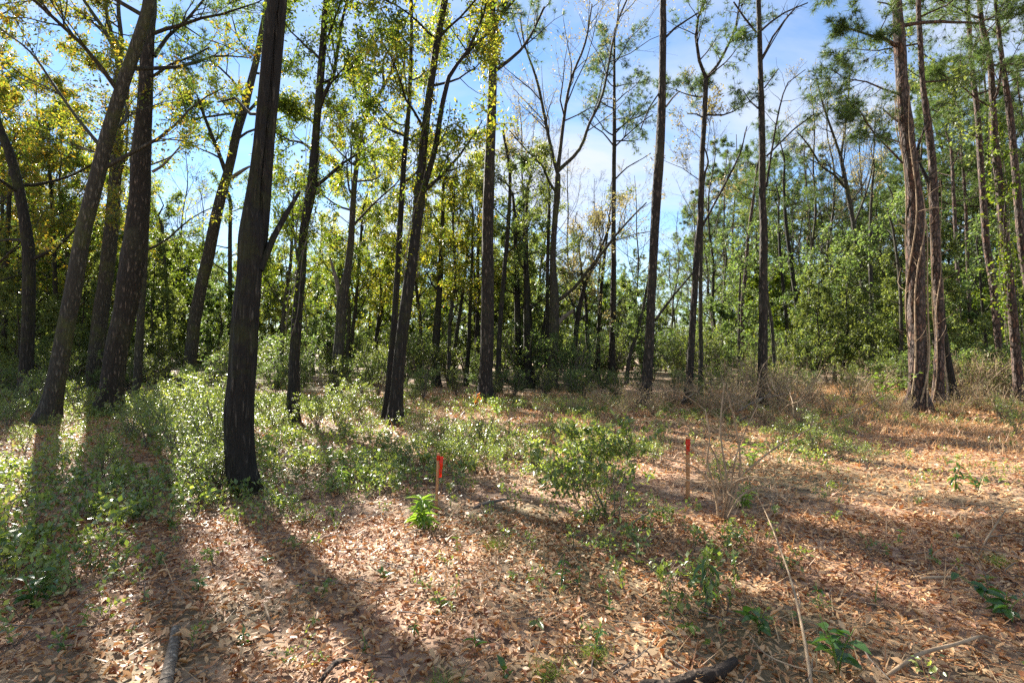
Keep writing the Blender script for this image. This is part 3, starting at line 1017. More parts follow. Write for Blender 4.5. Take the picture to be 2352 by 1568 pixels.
T('pine_tree', 'straight dark pine in the middle of the view with yellow creeper around its upper trunk', 15.8,
  [(1114, 926, 36), (1116, 860, 30), (1119, 790, 30), (1120, 656, 28), (1120, 523, 26), (1123, 420, 24), (1126, 333, 23), (1131, 200, 20), (1131, 100, 16), (1131, 0, 14), (1131, -40, 13)],
  'darkpine', ext=6, sides=28, ridge=.03, leaf='needle', nleaf=900, lsize=.2, spec=PINE, auto=(6, 12.5, 18, 3), flare=.3, step=.15,
  limbs=[dict(pts=[(1141, 160, 9), (1170, 138, 8), (1194, 117, 7), (1220, 80, 6), (1250, 17, 5)], dy=.8),
         dict(pts=[(1138, 55, 8), (1150, 38, 7), (1167, 17, 6), (1200, -20, 4)])])

T('tree', 'thin trunk right behind the middle pine with the yellow creeper', 19.5,
  [(1142, 913, 14), (1145, 830, 12), (1148, 756, 11), (1157, 640, 10), (1167, 523, 9), (1171, 400, 7), (1155, 300, 6)], 'oak', ext=0, sides=12,
  auto=(7, 5, 9, 2.6), leaf='dark', nleaf=2600, lsize=.09, spec=LEAFY)

T('forked_tree', 'half-bare tree with arching forks and sawn low limb, beside the creeper-topped pine', 21,
  [(1264, 906, 24), (1270, 830, 22), (1273, 756, 24), (1273, 690, 22), (1270, 590, 14), (1275, 500, 13), (1280, 450, 15), (1281, 400, 13)],
  'grey', ext=0, sides=18, leaf='brown', nleaf=2200, lsize=.08, spec=BARE, auto=(0, 5, 10, 3),
  limbs=[dict(pts=[(1281, 400, 9), (1264, 333, 8), (1244, 233, 7), (1231, 177, 6), (1204, 100, 4), (1195, 40, 3)], dy=-1),
         dict(pts=[(1281, 395, 10), (1294, 283, 8), (1304, 217, 7), (1317, 167, 6), (1344, 100, 5), (1360, 10, 3)]),
         dict(pts=[(1283, 392, 9), (1331, 343, 8), (1354, 283, 7), (1384, 217, 6), (1414, 67, 5), (1444, -10, 4)], dy=1),
         dict(pts=[(1279, 445, 7), (1261, 417, 6), (1247, 383, 5), (1211, 347, 4), (1170, 300, 3)], dy=-1.4),
         dict(pts=[(1278, 745, 12), (1295, 728, 11), (1316, 713, 8)], bare=1, dead=1),
         dict(pts=[(1281, 690, 9), (1317, 663, 8), (1351, 620, 8), (1384, 580, 7), (1412, 543, 6), (1450, 500, 4), (1485, 465, 3)], dy=-1)])
T('tree', 'thin upright trunk pressed against the half-bare forked tree', 22,
  [(1256, 880, 11), (1256, 800, 10), (1257, 720, 9), (1258, 600, 8), (1262, 450, 6)], 'oak', ext=2, sides=12, auto=(5, 5, 9, 2), leaf='dark', nleaf=1500, lsize=.09, spec=LEAFY)

T('pine_tree', 'slender pine with bare lower sticks and a tufted crown against open sky', 24,
  [(1404, 890, 18), (1406, 800, 15), (1409, 656, 13), (1409, 523, 11), (1410, 400, 10), (1411, 300, 9), (1411, 200, 7), (1411, 100, 5), (1412, 65, 3)],
  'darkpine', ext=0, sides=16, leaf='needle', nleaf=1300, lsize=.2, spec=dict(PINE, per=16, nw=.014), auto=(15, 10.5, 15.5, 2.2),
  limbs=[dict(pts=[(1410, 310, 4), (1440, 280, 4), (1480, 262, 3), (1510, 235, 2)], dy=1),
         dict(pts=[(1410, 340, 4), (1440, 310, 3), (1475, 280, 3), (1500, 262, 2)], dy=-1),
         dict(pts=[(1409, 335, 4), (1385, 305, 3), (1362, 290, 3), (1340, 262, 2)], bare=3),
         dict(pts=[(1410, 415, 4), (1440, 385, 3), (1475, 365, 2), (1495, 352, 2)], bare=3)])

T('pine_tree', 'tall pine with shaded ashy trunk and broken straw piled at its foot', 14.4,
  [(1480, 940, 28), (1486, 860, 24), (1491, 790, 21), (1497, 656, 20), (1504, 523, 20), (1509, 440, 22), (1514, 367, 23), (1520, 233, 18), (1523, 67, 16), (1524, -20, 14)],
  'darkpine', ext=8, sides=30, ridge=.03, leaf='needle', nleaf=800, lsize=.2, spec=PINE, auto=(7, 12, 18, 3), step=.14,
  limbs=[dict(pts=[(1530, 245, 5), (1545, 225, 4), (1560, 210, 3)], bare=1, dead=1),
         dict(pts=[(1530, 85, 6), (1550, 65, 5), (1580, 45, 4), (1620, 20, 3)], bare=4),
         dict(pts=[(1505, 735, 7), (1525, 708, 6), (1550, 675, 5), (1580, 640, 4), (1600, 615, 3)], dy=.6, bare=4),
         dict(pts=[(1516, 210, 4), (1490, 250, 3), (1470, 300, 3)], bare=3)])

T('pine_tree', 'wavy pine whose trunk splits into a wide wishbone against the sky', 15.2,
  [(1581, 932, 22), (1584, 870, 18), (1588, 790, 16), (1596, 656, 15), (1603, 560, 15), (1608, 500, 14), (1612, 367, 12), (1617, 283, 12), (1622, 180, 11)],
  'darkpine', ext=0, sides=22, leaf='needle', nleaf=1000, lsize=.18, spec=dict(PINE, el=.2), auto=(4, 8.0, 9.6, 2.2),
  limbs=[dict(pts=[(1622, 182, 9), (1606, 140, 8), (1598, 85, 7), (1604, 40, 6), (1625, -10, 5)], dy=-.6),
         dict(pts=[(1623, 180, 9), (1648, 150, 7), (1671, 107, 6), (1690, 60, 5), (1699, 0, 4)], dy=.6),
         dict(pts=[(1614, 270, 4), (1600, 262, 3), (1578, 262, 2)], bare=2),
         dict(pts=[(1613, 520, 6), (1640, 470, 5), (1668, 417, 5), (1701, 350, 4), (1716, 290, 2)], dy=-.5, bare=5)])
T('tree', 'thin companion trunk directly behind the wishbone pine', 17.5,
  [(1608, 905, 12), (1610, 820, 11), (1609, 720, 10), (1610, 600, 9), (1616, 420, 6)], 'grey', ext=2, sides=12, auto=(6, 6, 10, 2.2), leaf='brown', nleaf=500, spec=BARE)

T('pine_tree', 'straight dark pine with upswept bare branches, rising from the pile of dead brush', 14.2,
  [(1750, 945, 26), (1752, 860, 23), (1753, 690, 21), (1754, 523, 18), (1751, 467, 17), (1750, 300, 15), (1747, 167, 12), (1742, 0, 11), (1741, -30, 10)],
  'darkpine', ext=6, sides=26, ridge=.03, leaf='needle', nleaf=700, lsize=.2, spec=PINE, auto=(6, 11, 17, 2.6), step=.14,
  limbs=[dict(pts=[(1750, 135, 6), (1775, 85, 5), (1808, 40, 5), (1830, 15, 3)], bare=7),
         dict(pts=[(1749, 70, 6), (1772, 50, 5), (1801, 30, 4), (1855, 7, 3)], bare=8, dy=.5),
         dict(pts=[(1737, 75, 5), (1711, 43, 5), (1685, 5, 4)], bare=5),
         dict(pts=[(1756, 202, 4), (1772, 180, 3), (1788, 158, 2)], bare=1),
         dict(pts=[(1751, 137, 4), (1775, 95, 3), (1808, 40, 2)], bare=1, dy=1.2),
         dict(pts=[(1742, 250, 4), (1722, 232, 3), (1706, 206, 2)], bare=1),
         dict(pts=[(1760, 430, 6), (1775, 330, 5), (1790, 250, 4), (1810, 190, 3), (1850, 160, 2)], bare=8, dy=.5),
         dict(pts=[(1760, 360, 5), (1790, 330, 4), (1820, 300, 4), (1870, 262, 3)], bare=7, dy=-.6)])

T('pine_tree', 'orange-barked slim trunk in the middle distance behind the wishbone pine', 25,
  [(1703, 800, 11), (1704, 756, 11), (1706, 690, 10), (1713, 620, 9), (1719, 540, 8), (1730, 460, 7), (1740, 380, 5)], 'pine', ext=2, sides=12,
  auto=(6, 7, 11, 2), leaf='needle', nleaf=400, lsize=.22, spec=PINE)
T('sapling', 'pale crooked sapling curving up beside the dead brush pile', 16,
  [(1782, 912, 10), (1780, 860, 9), (1776, 790, 8), (1772, 740, 8), (1764, 690, 7), (1758, 620, 5)], 'grey', ext=1, sides=10, flare=.1, auto=(3, 3, 5, 1.2), leaf='far', nleaf=300, spec=LEAFY)
T('tree', 'thinner of two dark poles leaning together above the green thicket', 28,
  [(1812, 830, 10), (1808, 760, 9), (1799, 660, 8), (1792, 590, 7), (1788, 500, 5)], 'oak', ext=3, sides=10, auto=(7, 8, 13, 2.4), leaf='needle', nleaf=500, lsize=.22, spec=PINE)
T('tree', 'thicker of two dark poles leaning together above the green thicket', 27,
  [(1839, 835, 13), (1833, 760, 12), (1828, 690, 11), (1815, 590, 10), (1805, 510, 8), (1800, 420, 6)], 'oak', ext=3, sides=12, auto=(7, 8, 13, 2.6), leaf='needle', nleaf=600, lsize=.22, spec=PINE)

T('forked_tree', 'sunlit pale deciduous tree with many thin upright forks, beyond the broad-leaved thicket', 26,
  [(2006, 890, 17), (2003, 830, 15), (1994, 756, 14), (1984, 673, 13), (1971, 590, 12), (1958, 500, 11), (1945, 433, 11), (1931, 360, 9)],
  'grey', ext=0, sides=16, leaf='brown', nleaf=900, lsize=.08, spec=BARE, auto=(3, 8, 11, 3),
  limbs=[dict(pts=[(1931, 360, 7), (1940, 300, 6), (1948, 230, 5), (1952, 170, 3)], dy=.8),
         dict(pts=[(1931, 360, 7), (1914, 310, 6), (1891, 243, 5), (1875, 180, 3)], dy=-.8),
         dict(pts=[(1940, 430, 7), (1915, 400, 6), (1888, 383, 5), (1858, 335, 4), (1828, 300, 2)], dy=-1.5),
         dict(pts=[(1960, 520, 6), (1990, 440, 5), (2005, 370, 4), (2010, 270, 3)], dy=1)])
T('tree', 'pale upright trunk close behind the many-forked deciduous tree', 27,
  [(2012, 875, 12), (2004, 760, 11), (2000, 640, 10), (1999, 520, 8), (2003, 430, 6)], 'grey', ext=3, sides=12, auto=(7, 8, 13, 2.6), leaf='brown', nleaf=600, spec=BARE)

big, bigQ = T('pine_tree', 'largest plated pine at the clearing edge, its lower trunk roped with old vines', 13.6,
  [(2110, 952, 48), (2108, 880, 42), (2106, 756, 42), (2105, 656, 45), (2103, 560, 42), (2100, 467, 38), (2091, 367, 34), (2082, 300, 33), (2073, 200, 29), (2067, 100, 29), (2060, 0, 22), (2056, -30, 20)],
  'pine', ext=7, sides=40, ridge=.05, rough=.07, leaf='needle', nleaf=3000, lsize=.2, spec=PINE, auto=(8, 9, 17, 3.6), step=.1,
  limbs=[dict(pts=[(2062, 108, 13), (2030, 88, 9), (2000, 82, 7), (1965, 70, 5), (1930, 60, 4)]),
         dict(pts=[(2068, 218, 7), (2030, 205, 5), (1990, 188, 4), (1940, 180, 3), (1910, 160, 2)], dy=-1),
         dict(pts=[(2072, 285, 7), (2050, 270, 6), (2028, 250, 3)], bare=1, dead=1),
         dict(pts=[(2074, 375, 6), (2040, 340, 5), (2010, 310, 4), (1975, 255, 3)], dy=-.8),
         dict(pts=[(2076, 330, 5), (2040, 318, 4), (2000, 312, 3)], bare=4, dy=.6),
         dict(pts=[(2052, 15, 6), (2035, 8, 4), (2015, 5, 3)], bare=3)])

T('pine_tree', 'second plated pine just past the vine-roped one, slightly thinner', 14.2,
  [(2154, 938, 28), (2156, 860, 24), (2158, 756, 23), (2152, 640, 24), (2148, 560, 23), (2146, 467, 22), (2141, 367, 19), (2131, 283, 18), (2120, 200, 14), (2114, 100, 13), (2110, -20, 12)],
  'pine', ext=7, sides=28, ridge=.04, leaf='needle', nleaf=1600, lsize=.2, spec=PINE, auto=(10, 8, 17, 3.2), step=.14)
T('leaning_tree', 'dark trunk leaning in behind the second plated pine, feet wide apart', 14.8,
  [(2192, 938, 24), (2186, 890, 22), (2175, 823, 20), (2166, 756, 18), (2160, 680, 16), (2150, 560, 14), (2135, 430, 11)], 'oak', ext=3, sides=20,
  auto=(5, 6, 10, 2.4), leaf='dark', nleaf=1200, spec=LEAFY)

T('pine_tree', 'sunlit leaning pine with limbless lower trunk, third from the picture edge', 17,
  [(2308, 925, 22), (2302, 870, 20), (2293, 790, 18), (2281, 656, 19), (2266, 560, 18), (2259, 467, 17), (2250, 333, 16), (2244, 250, 14), (2234, 167, 13), (2226, 67, 11), (2222, -20, 10)],
  'pine', ext=5, sides=24, ridge=.04, leaf='needle', nleaf=2200, lsize=.2, spec=PINE, auto=(12, 9, 17, 3.2),
  limbs=[dict(pts=[(2250, 320, 5), (2215, 300, 4), (2180, 275, 4), (2140, 250, 3)]), dict(pts=[(2240, 210, 4), (2200, 180, 4), (2160, 180, 2)], dy=-1)])
T('pine_tree', 'stout pine with a crooked high limb, second from the picture edge', 15,
  [(2343, 930, 27), (2336, 850, 25), (2326, 723, 24), (2309, 556, 23), (2300, 467, 22), (2285, 330, 20), (2280, 240, 16), (2273, 133, 15), (2256, 60, 14), (2248, -20, 13)],
  'pine', ext=6, sides=28, ridge=.04, leaf='needle', nleaf=1800, lsize=.2, spec=PINE, auto=(8, 9, 17, 3.2),
  limbs=[dict(pts=[(2278, 240, 9), (2290, 215, 8), (2300, 150, 7), (2292, 60, 6), (2284, -20, 5)], dy=-.5), dict(pts=[(2272, 245, 6), (2240, 225, 5), (2200, 190, 4), (2160, 170, 3)])])
T('pine_tree', 'pine cut off by the picture edge, foot outside the view', 15.5,
  [(2400, 930, 26), (2372, 720, 24), (2352, 600, 22), (2341, 500, 21), (2327, 333, 18), (2318, 250, 17), (2306, 167, 13), (2293, 67, 11), (2286, -20, 10)],
  'pine', ext=6, sides=24, ridge=.04, leaf='needle', nleaf=1800, lsize=.2, spec=PINE, auto=(8, 9, 17, 3.2))
T('pine_tree', 'slight upright pine seen between the two plated pines and the leaning sunlit pine', 25,
  [(2206, 860, 12), (2203, 760, 12), (2200, 650, 11), (2195, 540, 10), (2190, 440, 9), (2184, 340, 7)], 'pine', ext=3, sides=12, auto=(10, 8, 15, 2.6), leaf='needle', nleaf=700, lsize=.22, spec=dict(PINE, nw=.02))
T('pine_tree', 'far thin pine glimpsed just beside the leaning sunlit pine', 26,
  [(2233, 860, 11), (2228, 740, 10), (2222, 600, 9), (2218, 470, 8), (2210, 360, 7), (2205, 300, 5)], 'pine', ext=3, sides=12, auto=(10, 8, 15, 2.6), leaf='needle', nleaf=700, lsize=.22, spec=dict(PINE, nw=.02))

# trunks of the middle distance, one by one
MID = [
    ('straight dark trunk below the yellow-leaved mass behind the close-set pair', 22, [(1002, 890, 18), (1001, 820, 18), (1003, 756, 17), (1010, 656, 13), (1016, 523, 10), (1020, 400, 6)], 'oak', 'yellow', 4200, 3.0),
    ('thin reddish stem slanting under the orange-tinged leaves', 24, [(1040, 885, 11), (1045, 800, 10), (1056, 720, 8), (1066, 650, 6), (1075, 560, 5)], 'grey', 'autumn', 1800, 2.4),
    ('slim dark pole standing left of the creeper-topped pine', 23, [(1070, 885, 10), (1076, 800, 9), (1080, 700, 8), (1084, 590, 6), (1086, 480, 5)], 'oak', 'autumn', 1800, 2.2),
    ('slim trunk partly hidden behind the creeper-topped pine', 24, [(1094, 880, 10), (1096, 780, 10), (1098, 650, 8), (1099, 500, 6)], 'oak', 'dark', 1500, 2.2),
    ('ivy-smothered trunk nearest the creeper-topped pine in the dark clump', 22.5, [(1192, 890, 18), (1190, 820, 17), (1188, 700, 14), (1184, 560, 10), (1178, 450, 6)], 'oak', 'dark', 2600, 1.5),
    ('ivy-smothered thicker trunk in the centre of the dark clump', 22, [(1214, 892, 20), (1212, 820, 19), (1210, 700, 15), (1208, 560, 11), (1212, 430, 7)], 'oak', 'far', 3000, 1.6),
    ('slanting thin stem crossing behind the dark ivy clump', 24, [(1232, 880, 9), (1240, 800, 8), (1252, 730, 7), (1262, 650, 5), (1275, 540, 4)], 'oak', 'dark', 1200, 1.8),
    ('dark leaning trunk with a long diagonal top, past the half-bare forked tree', 23, [(1313, 872, 14), (1317, 820, 13), (1324, 756, 12), (1330, 710, 12), (1345, 650, 10), (1361, 616, 8), (1376, 585, 7), (1392, 540, 5)], 'oak', 'brown', 500, 2.0),
    ('curved stem in the clump beside the tufted slender pine', 24, [(1352, 875, 13), (1352, 820, 12), (1348, 760, 9), (1346, 700, 7), (1338, 640, 6), (1330, 560, 4)], 'oak', 'brown', 500, 2.0),
    ('bent twin stem nearest the tufted slender pine', 25, [(1373, 865, 12), (1374, 800, 11), (1377, 723, 9), (1383, 640, 8), (1392, 560, 6), (1402, 480, 4)], 'oak', 'dark', 900, 2.0),
    ('stem slanting out over the brambles between the tufted and ashy pines', 23, [(1438, 872, 10), (1446, 820, 9), (1462, 770, 8), (1474, 720, 6), (1486, 660, 5)], 'grey', 'far', 700, 1.6),
    ('small dark stem at the back, beside the pine pair of poles', 30, [(1655, 860, 9), (1658, 780, 8), (1662, 690, 7), (1668, 590, 5)], 'grey', 'far', 1500, 2.4),
    ('thin trunk showing between the mossy forked tree and the close-set pair', 24, [(800, 860, 10), (808, 780, 9), (818, 690, 8), (826, 590, 7), (834, 480, 5)], 'grey', 'yellow', 3200, 2.6),
    ('leaning stem low behind the close-set pair', 26, [(856, 870, 11), (862, 800, 10), (872, 730, 9), (888, 660, 7), (905, 580, 5)], 'oak', 'yellow', 3000, 2.8),
    ('slim trunk just behind the vine-draped slender trunk', 21, [(645, 870, 11), (648, 780, 10), (655, 690, 9), (668, 600, 8), (672, 500, 6)], 'grey', 'green', 3400, 2.8),
    ('shadowed trunk at the far edge of the shaded thicket', 21, [(12, 880, 20), (10, 760, 18), (14, 620, 16), (20, 480, 13), (30, 330, 9)], 'oak', 'autumn', 6500, 3.6),
    ('shaded slim trunk between the edge trunks and the leaning mossy trunk', 23, [(132, 850, 16), (130, 740, 14), (126, 620, 12), (120, 480, 10), (110, 320, 7)], 'oak', 'autumn', 6500, 3.6),
    ('distant trunk seen over the sunlit privet slope', 25, [(385, 850, 12), (384, 740, 11), (378, 620, 9), (372, 520, 7)], 'grey', 'green', 3000, 2.8),
    ('faint trunk showing through leaves beside the dead-forked leaning tree', 27, [(527, 850, 12), (528, 700, 11), (528, 560, 10), (529, 460, 8)], 'grey', 'green', 2600, 2.6),
    ('slender sunlit stem in front of the bright thicket by the two leaning poles', 22, [(1698, 880, 7), (1697, 800, 6), (1698, 700, 5), (1702, 600, 4)], 'grey', 'far', 900, 1.5),
    ('thin dark stem among low leaves near the many-forked tree', 24, [(1918, 880, 9), (1916, 800, 8), (1912, 720, 7), (1906, 600, 5)], 'grey', 'far', 2400, 2.4),
    ('narrow stem close behind the vine-roped pine', 19, [(2072, 880, 10), (2070, 760, 9), (2066, 640, 8), (2050, 520, 6)], 'grey', 'far', 2000, 2.2),
    ('slim dark stem standing in the brown brush under the leaning sunlit pine', 20, [(2272, 900, 9), (2266, 800, 8), (2256, 700, 7), (2248, 590, 5)], 'oak', 'far', 1400, 2.0),
]
for lab, d_, pts, bk, lf, nl, ln in MID:
    zb = CAM + (HZ - pts[-1][1]) / F * d_
    T('tree', lab, d_, pts, bk, ext=1.5, sides=12, auto=(9, max(1.2, zb * .35), zb + 1, ln), leaf=lf, nleaf=nl, lsize=.1,
      spec=(LEAFY if lf != 'brown' else BARE), lean=U(-.05, .05))


# ------------------------------------------------------------------ forest behind: kinds built once, copied
def kind_tree(hgt, crown0, rad, leaf, nleaf, size, spec, nl, bark, r0):
    rows = [[0, 0, -.2, r0 * 1.1]]
    xy = np.zeros(2)
    for k in range(1, 8):
        xy = xy + rng.normal(0, .012 * hgt, 2)
        rows.append([xy[0], xy[1], hgt * k / 7 * .97, r0 * (1 - .85 * k / 7)])
    Q = resample(rows, hgt / 30)
    g = Geo(); g.add(*trunk_geo(Q, 10, .06, .3, 0, U(0, 50)))
    leafpts = []
    for k in range(nl):
        f = crown0 + (0.97 - crown0) * (k + U(0, 1)) / nl
        i = int(f * (len(Q) - 1))
        an = k * 2.4 + U(-.5, .5)
        fall = 1.05 - .6 * (f - crown0) / (1 - crown0)
        P1, R1 = line_limb(Q[i, :3], (math.cos(an), math.sin(an), spec.get('el', .4) + U(-.2, .2)), rad * fall * U(.7, 1.15), max(.012, Q[i, 3] * .5), up=spec.get('up', .07))
        limb_with_twigs(P1, R1, spec, g, leafpts, 5)
    tm = g.mesh('trunk', M[bark])
    gf = Geo()
    cm = None
    if nleaf:
        add_leaves(gf, leafpts, spec, nleaf, size)
        cm = gf.mesh('crown', M[leaf], smooth=False)
    return tm, cm, hgt


K = {}
PF = dict(PINE, k=(6, 5, 0), per=13, nw=.022)
K['pine'] = [kind_tree(20, .42, 4.2, 'needle', 2300, .25, PF, 18, 'pine', .17) for _ in range(3)]
LF = dict(LEAFY, k=(5, 4, 0))
K['ever'] = [kind_tree(7, .06, 2.5, m, 10500, .15, dict(LF, wr=.55), 26, 'grey', .08) for m in ('far', 'dark', 'far', 'green')]
K['yellow'] = [kind_tree(14, .25, 4.4, m, 15000, .13, dict(LF, wr=.5), 24, 'grey', .13) for m in ('yellow', 'autumn', 'green')]
K['wood'] = [kind_tree(14, .16, 3.8, m, 8500, .14, dict(LF, wr=.5), 26, 'grey', .12) for m in ('far', 'far', 'dark')]
K['bare'] = [kind_tree(15, .3, 4.6, 'brown', nb, .09, dict(BARE, k=(8, 5, 3), el=1.0), 13, 'grey', .11) for nb in (500, 0)]

protos_t = {}


def put_tree(kind, i, px, ytop, d, name, label, group, wide=1.0):
    X = (px - W / 2) / F * d
    h = CAM + (HZ - ytop) / F * d
    i = i % len(K[kind])
    tm, cm, h0 = K[kind][i]
    z = float(gh(X, d))
    key = (kind, i)
    if key not in protos_t:
        t = empty(name, (X, d, z), label, 'tree', group)
        link('trunk', tm, t)
        if cm: link('crown', cm, t)['kind'] = 'stuff'
        protos_t[key] = t
    else:
        t = copy_tree(protos_t[key])
        t.location = (X, d, z)
        t.name = name
        t['label'] = label; t['group'] = group
    s = h / h0
    t.scale = (s * wide, s * wide, s)
    t.rotation_euler = (U(-.04, .04), U(-.04, .04), U(0, 6.28))
    return t


i = 0
for px, yt, d in [(1655, 330, 40), (1690, 300, 44), (1725, 330, 50), (1640, 400, 52), (1790, 330, 46), (1835, 370, 50), (1868, 280, 40), (1905, 380, 48), (1950, 420, 52),
                  (2015, 400, 46), (2050, 330, 40), (2095, 300, 38), (2130, 190, 31), (2180, 120, 30), (2245, 150, 33), (2290, 60, 27), (2330, 180, 32), (2365, 60, 26),
                  (2420, 100, 24), (2190, 330, 42), (2270, 280, 40), (2340, 330, 44), (1975, 470, 60), (1760, 440, 62), (1925, 500, 66), (2080, 450, 60), (2220, 430, 58), (2310, 440, 60),
                  (1470, 560, 62), (1360, 560, 60), (1560, 590, 64), (1610, 520, 58), (1310, 600, 70), (1430, 620, 72), (1515, 610, 70), (1600, 470, 66)]:
    far_ = d > 56
    put_tree('pine', i, px, yt, d, 'pine_tree', 'small hazy pine top in the farthest line of the wood' if far_ else 'green-tufted pine in the sunny wood behind the plated pines', 'farthest pines' if far_ else 'pines behind the plated pines')
    i += 1
i = 0
for px, yt, d in [(-60, 60, 17), (25, 190, 23), (85, 150, 26), (150, 250, 25), (205, 300, 30), (-20, 330, 31), (110, 380, 34), (60, 420, 38), (290, 420, 32), (370, 470, 34), (250, 500, 40), (180, 470, 40)]:
    put_tree('yellow', 1 + (i % 2), px, yt, d, 'broadleaf_tree', 'broadleaf tree with rusty and green leaves massed behind the leaning mossy trunk', 'rusty broadleaf trees in the shaded corner')
    i += 1
for px, yt, d in [(800, 290, 23), (870, 420, 27), (960, 330, 24), (1035, 300, 22), (1075, 420, 26), (720, 480, 30), (640, 520, 30), (900, 540, 34), (1010, 520, 34), (590, 560, 32), (770, 560, 36)]:
    put_tree('yellow', 0 if i % 4 else 2, px, yt, d, 'broadleaf_tree', 'glowing yellow-green tree among the close-set pair and mossy forked trunks', 'yellow-green trees behind the close-set pair')
    i += 1
i = 0
for px, yt, d in [(1190, 190, 30), (1240, 290, 34), (1330, 330, 36), (1380, 400, 40), (1450, 380, 38), (1540, 470, 42), (1590, 420, 38), (1640, 260, 32), (1850, 170, 32), (1900, 190, 34), (1960, 230, 36), (2020, 300, 36), (1690, 470, 44), (430, 330, 30), (480, 400, 34), (600, 440, 36)]:
    put_tree('bare', i, px, yt, d, 'bare_tree', 'grey leafless tree with fine upright twigs standing against the bright sky', 'bare trees against the sky')
    i += 1

i = 0
for px, yt, d in [(1650, 440, 40), (1700, 400, 44), (1745, 430, 40), (1800, 420, 38), (1850, 450, 42), (1900, 470, 36), (1945, 440, 40), (2000, 450, 38), (2045, 400, 34), (2090, 420, 40), (2150, 330, 34), (2200, 380, 38),
                  (2250, 320, 32), (2300, 380, 36), (2350, 330, 30), (2420, 300, 28), (1560, 560, 46), (1500, 600, 50), (1420, 590, 44), (1350, 590, 46), (1290, 570, 40), (1220, 520, 38), (1150, 500, 40),
                  (1090, 420, 36), (1020, 430, 38), (940, 460, 36), (860, 480, 40), (740, 520, 40), (660, 560, 42), (560, 590, 44), (470, 560, 40), (380, 540, 38), (300, 500, 36), (200, 430, 34), (100, 380, 32), (10, 350, 30)]:
    put_tree('wood', i, px, yt, d, 'hardwood_tree', 'pale green hardwood standing in the light behind the main trunks', 'pale green hardwoods of the middle distance')
    i += 1

# evergreen understory, two ranks, then a far rank closing the view
i = 0
prof_x = [0, 300, 500, 700, 1000, 1150, 1300, 1600, 1750, 2000, 2352]
prof_y = [500, 560, 620, 610, 620, 560, 660, 680, 600, 610, 580]
for rank, (d0, d1, stp, dy) in enumerate([(24, 31, 118, 40), (32, 44, 92, 10), (50, 68, 66, 0)]):
    px = -140
    while px < 2500:
        d = U(d0, d1)
        yt = np.interp(px, prof_x, prof_y) + dy + U(-45, 55)
        o = put_tree('ever', i * 7 + rank, px, yt, d, 'evergreen_tree',
                     ('bushy green understory tree filling the wood behind the trunks', 'dense understory tree in the second rank of greenery', 'low tree in the far hazy rank closing the wood')[rank],
                     ('near rank of understory trees', 'second rank of understory trees', 'far rank of low trees')[rank], wide=U(.9, 1.35))
        px += stp * U(.7, 1.3)
        i += 1
for px, yt, d in [(1165, 560, 26), (1215, 520, 25.5), (330, 560, 22), (30, 560, 19), (190, 600, 20), (2160, 560, 19), (1870, 620, 22), (1930, 560, 24), (2060, 590, 21), (2340, 600, 20)]:
    put_tree('ever', 1, px, yt, d, 'evergreen_tree', 'dark glossy evergreen packed tight between trunks of the middle distance', 'dark evergreens between the trunks', wide=.8)

# shrub belt under the trees
i = 0
px = -80
while px < 2450:
    for d in (U(15.5, 19), U(20, 26)):
        kind = 'brush' if (px > 1450 and d < 20 and i % 2) else 'far'
        put_shrub(kind, i, px + U(-30, 30), d, (U(.28, .5) if 900 < px < 1800 else U(.4, .75)) if d < 20 else U(.65, 1.15), 'leafy shrub in the low belt under the middle-distance trunks' if kind == 'far' else 'tangled brown brush clump in the low belt under the trunks',
                  'green shrubs of the low belt' if kind == 'far' else 'brown brush of the low belt')
        i += 1
    px += U(38, 62)

px = -60
while px < 2420:
    d = U(29, 44)
    put_shrub('far', i, px, d, U(1.0, 1.5), 'tall leafy shrub deep in the wood', 'tall shrubs deep in the wood')
    i += 1
    px += U(36, 54)

# privet slope beside the oak, and privet round the close-set pair
i = 0
PRIV = [(340, 8.6, .75), (400, 8.0, .8), (450, 9.2, .95), (440, 7.0, .7), (495, 7.4, .85), (500, 8.6, 1.0), (390, 10, 1.0), (330, 11, .9), (470, 11, 1.1), (300, 9.6, .7), (505, 6.2, .6), (470, 6.1, .55),
        (430, 12.5, 1.1), (540, 10.5, .9), (620, 11, .7), (640, 9.8, .5), (730, 10.4, .7), (770, 11.5, .8), (820, 12, .9), (790, 9.4, .5), (850, 9.2, .5), (180, 12.6, .9), (40, 12.4, .8), (80, 13.6, 1.0), (20, 10.8, .6),
        (140, 9.8, .45), (60, 8.2, .45), (150, 7.4, .4), (250, 8.0, .4), (240, 6.8, .4)]
for px, d, s in PRIV:
    far_side = px > 600
    put_shrub('privet', i, px, d, s, 'small-leaved privet bush around the vine-draped slender trunk' if far_side else 'small-leaved privet bush on the sunlit green slope left of the oak',
              'privet bushes past the oak' if far_side else 'privet bushes on the green slope', name='privet_bush')
    i += 1
for px, d, s in [(960, 9.6, .5), (1010, 9.0, .5), (1060, 8.4, .55), (1110, 8.8, .6), (1150, 8.2, .45), (1060, 7.3, .42), (1120, 7.1, .42), (1190, 7.6, .4), (1000, 7.6, .42), (960, 8.2, .4), (930, 7.2, .38), (900, 7.9, .4)]:
    put_shrub('privet', i, px, d, s, 'knee-high privet clump behind the tilted survey stake', 'privet clumps behind the tilted stake', name='privet_bush')
    i += 1
for px, d, s in [(1870, 8.2, .45), (1930, 7.8, .4), (1990, 7.2, .35), (1860, 10.2, .5), (1930, 9.4, .45), (1800, 9.6, .4), (1440, 8.0, .4), (1500, 7.5, .35), (1520, 9, .4), (2330, 10, .5), (2300, 11.5, .6)]:
    put_shrub('privet', i, px, d, s, 'low glossy shrub scattered over the reddish straw clearing', 'low shrubs on the straw clearing', name='low_shrub')
    i += 1

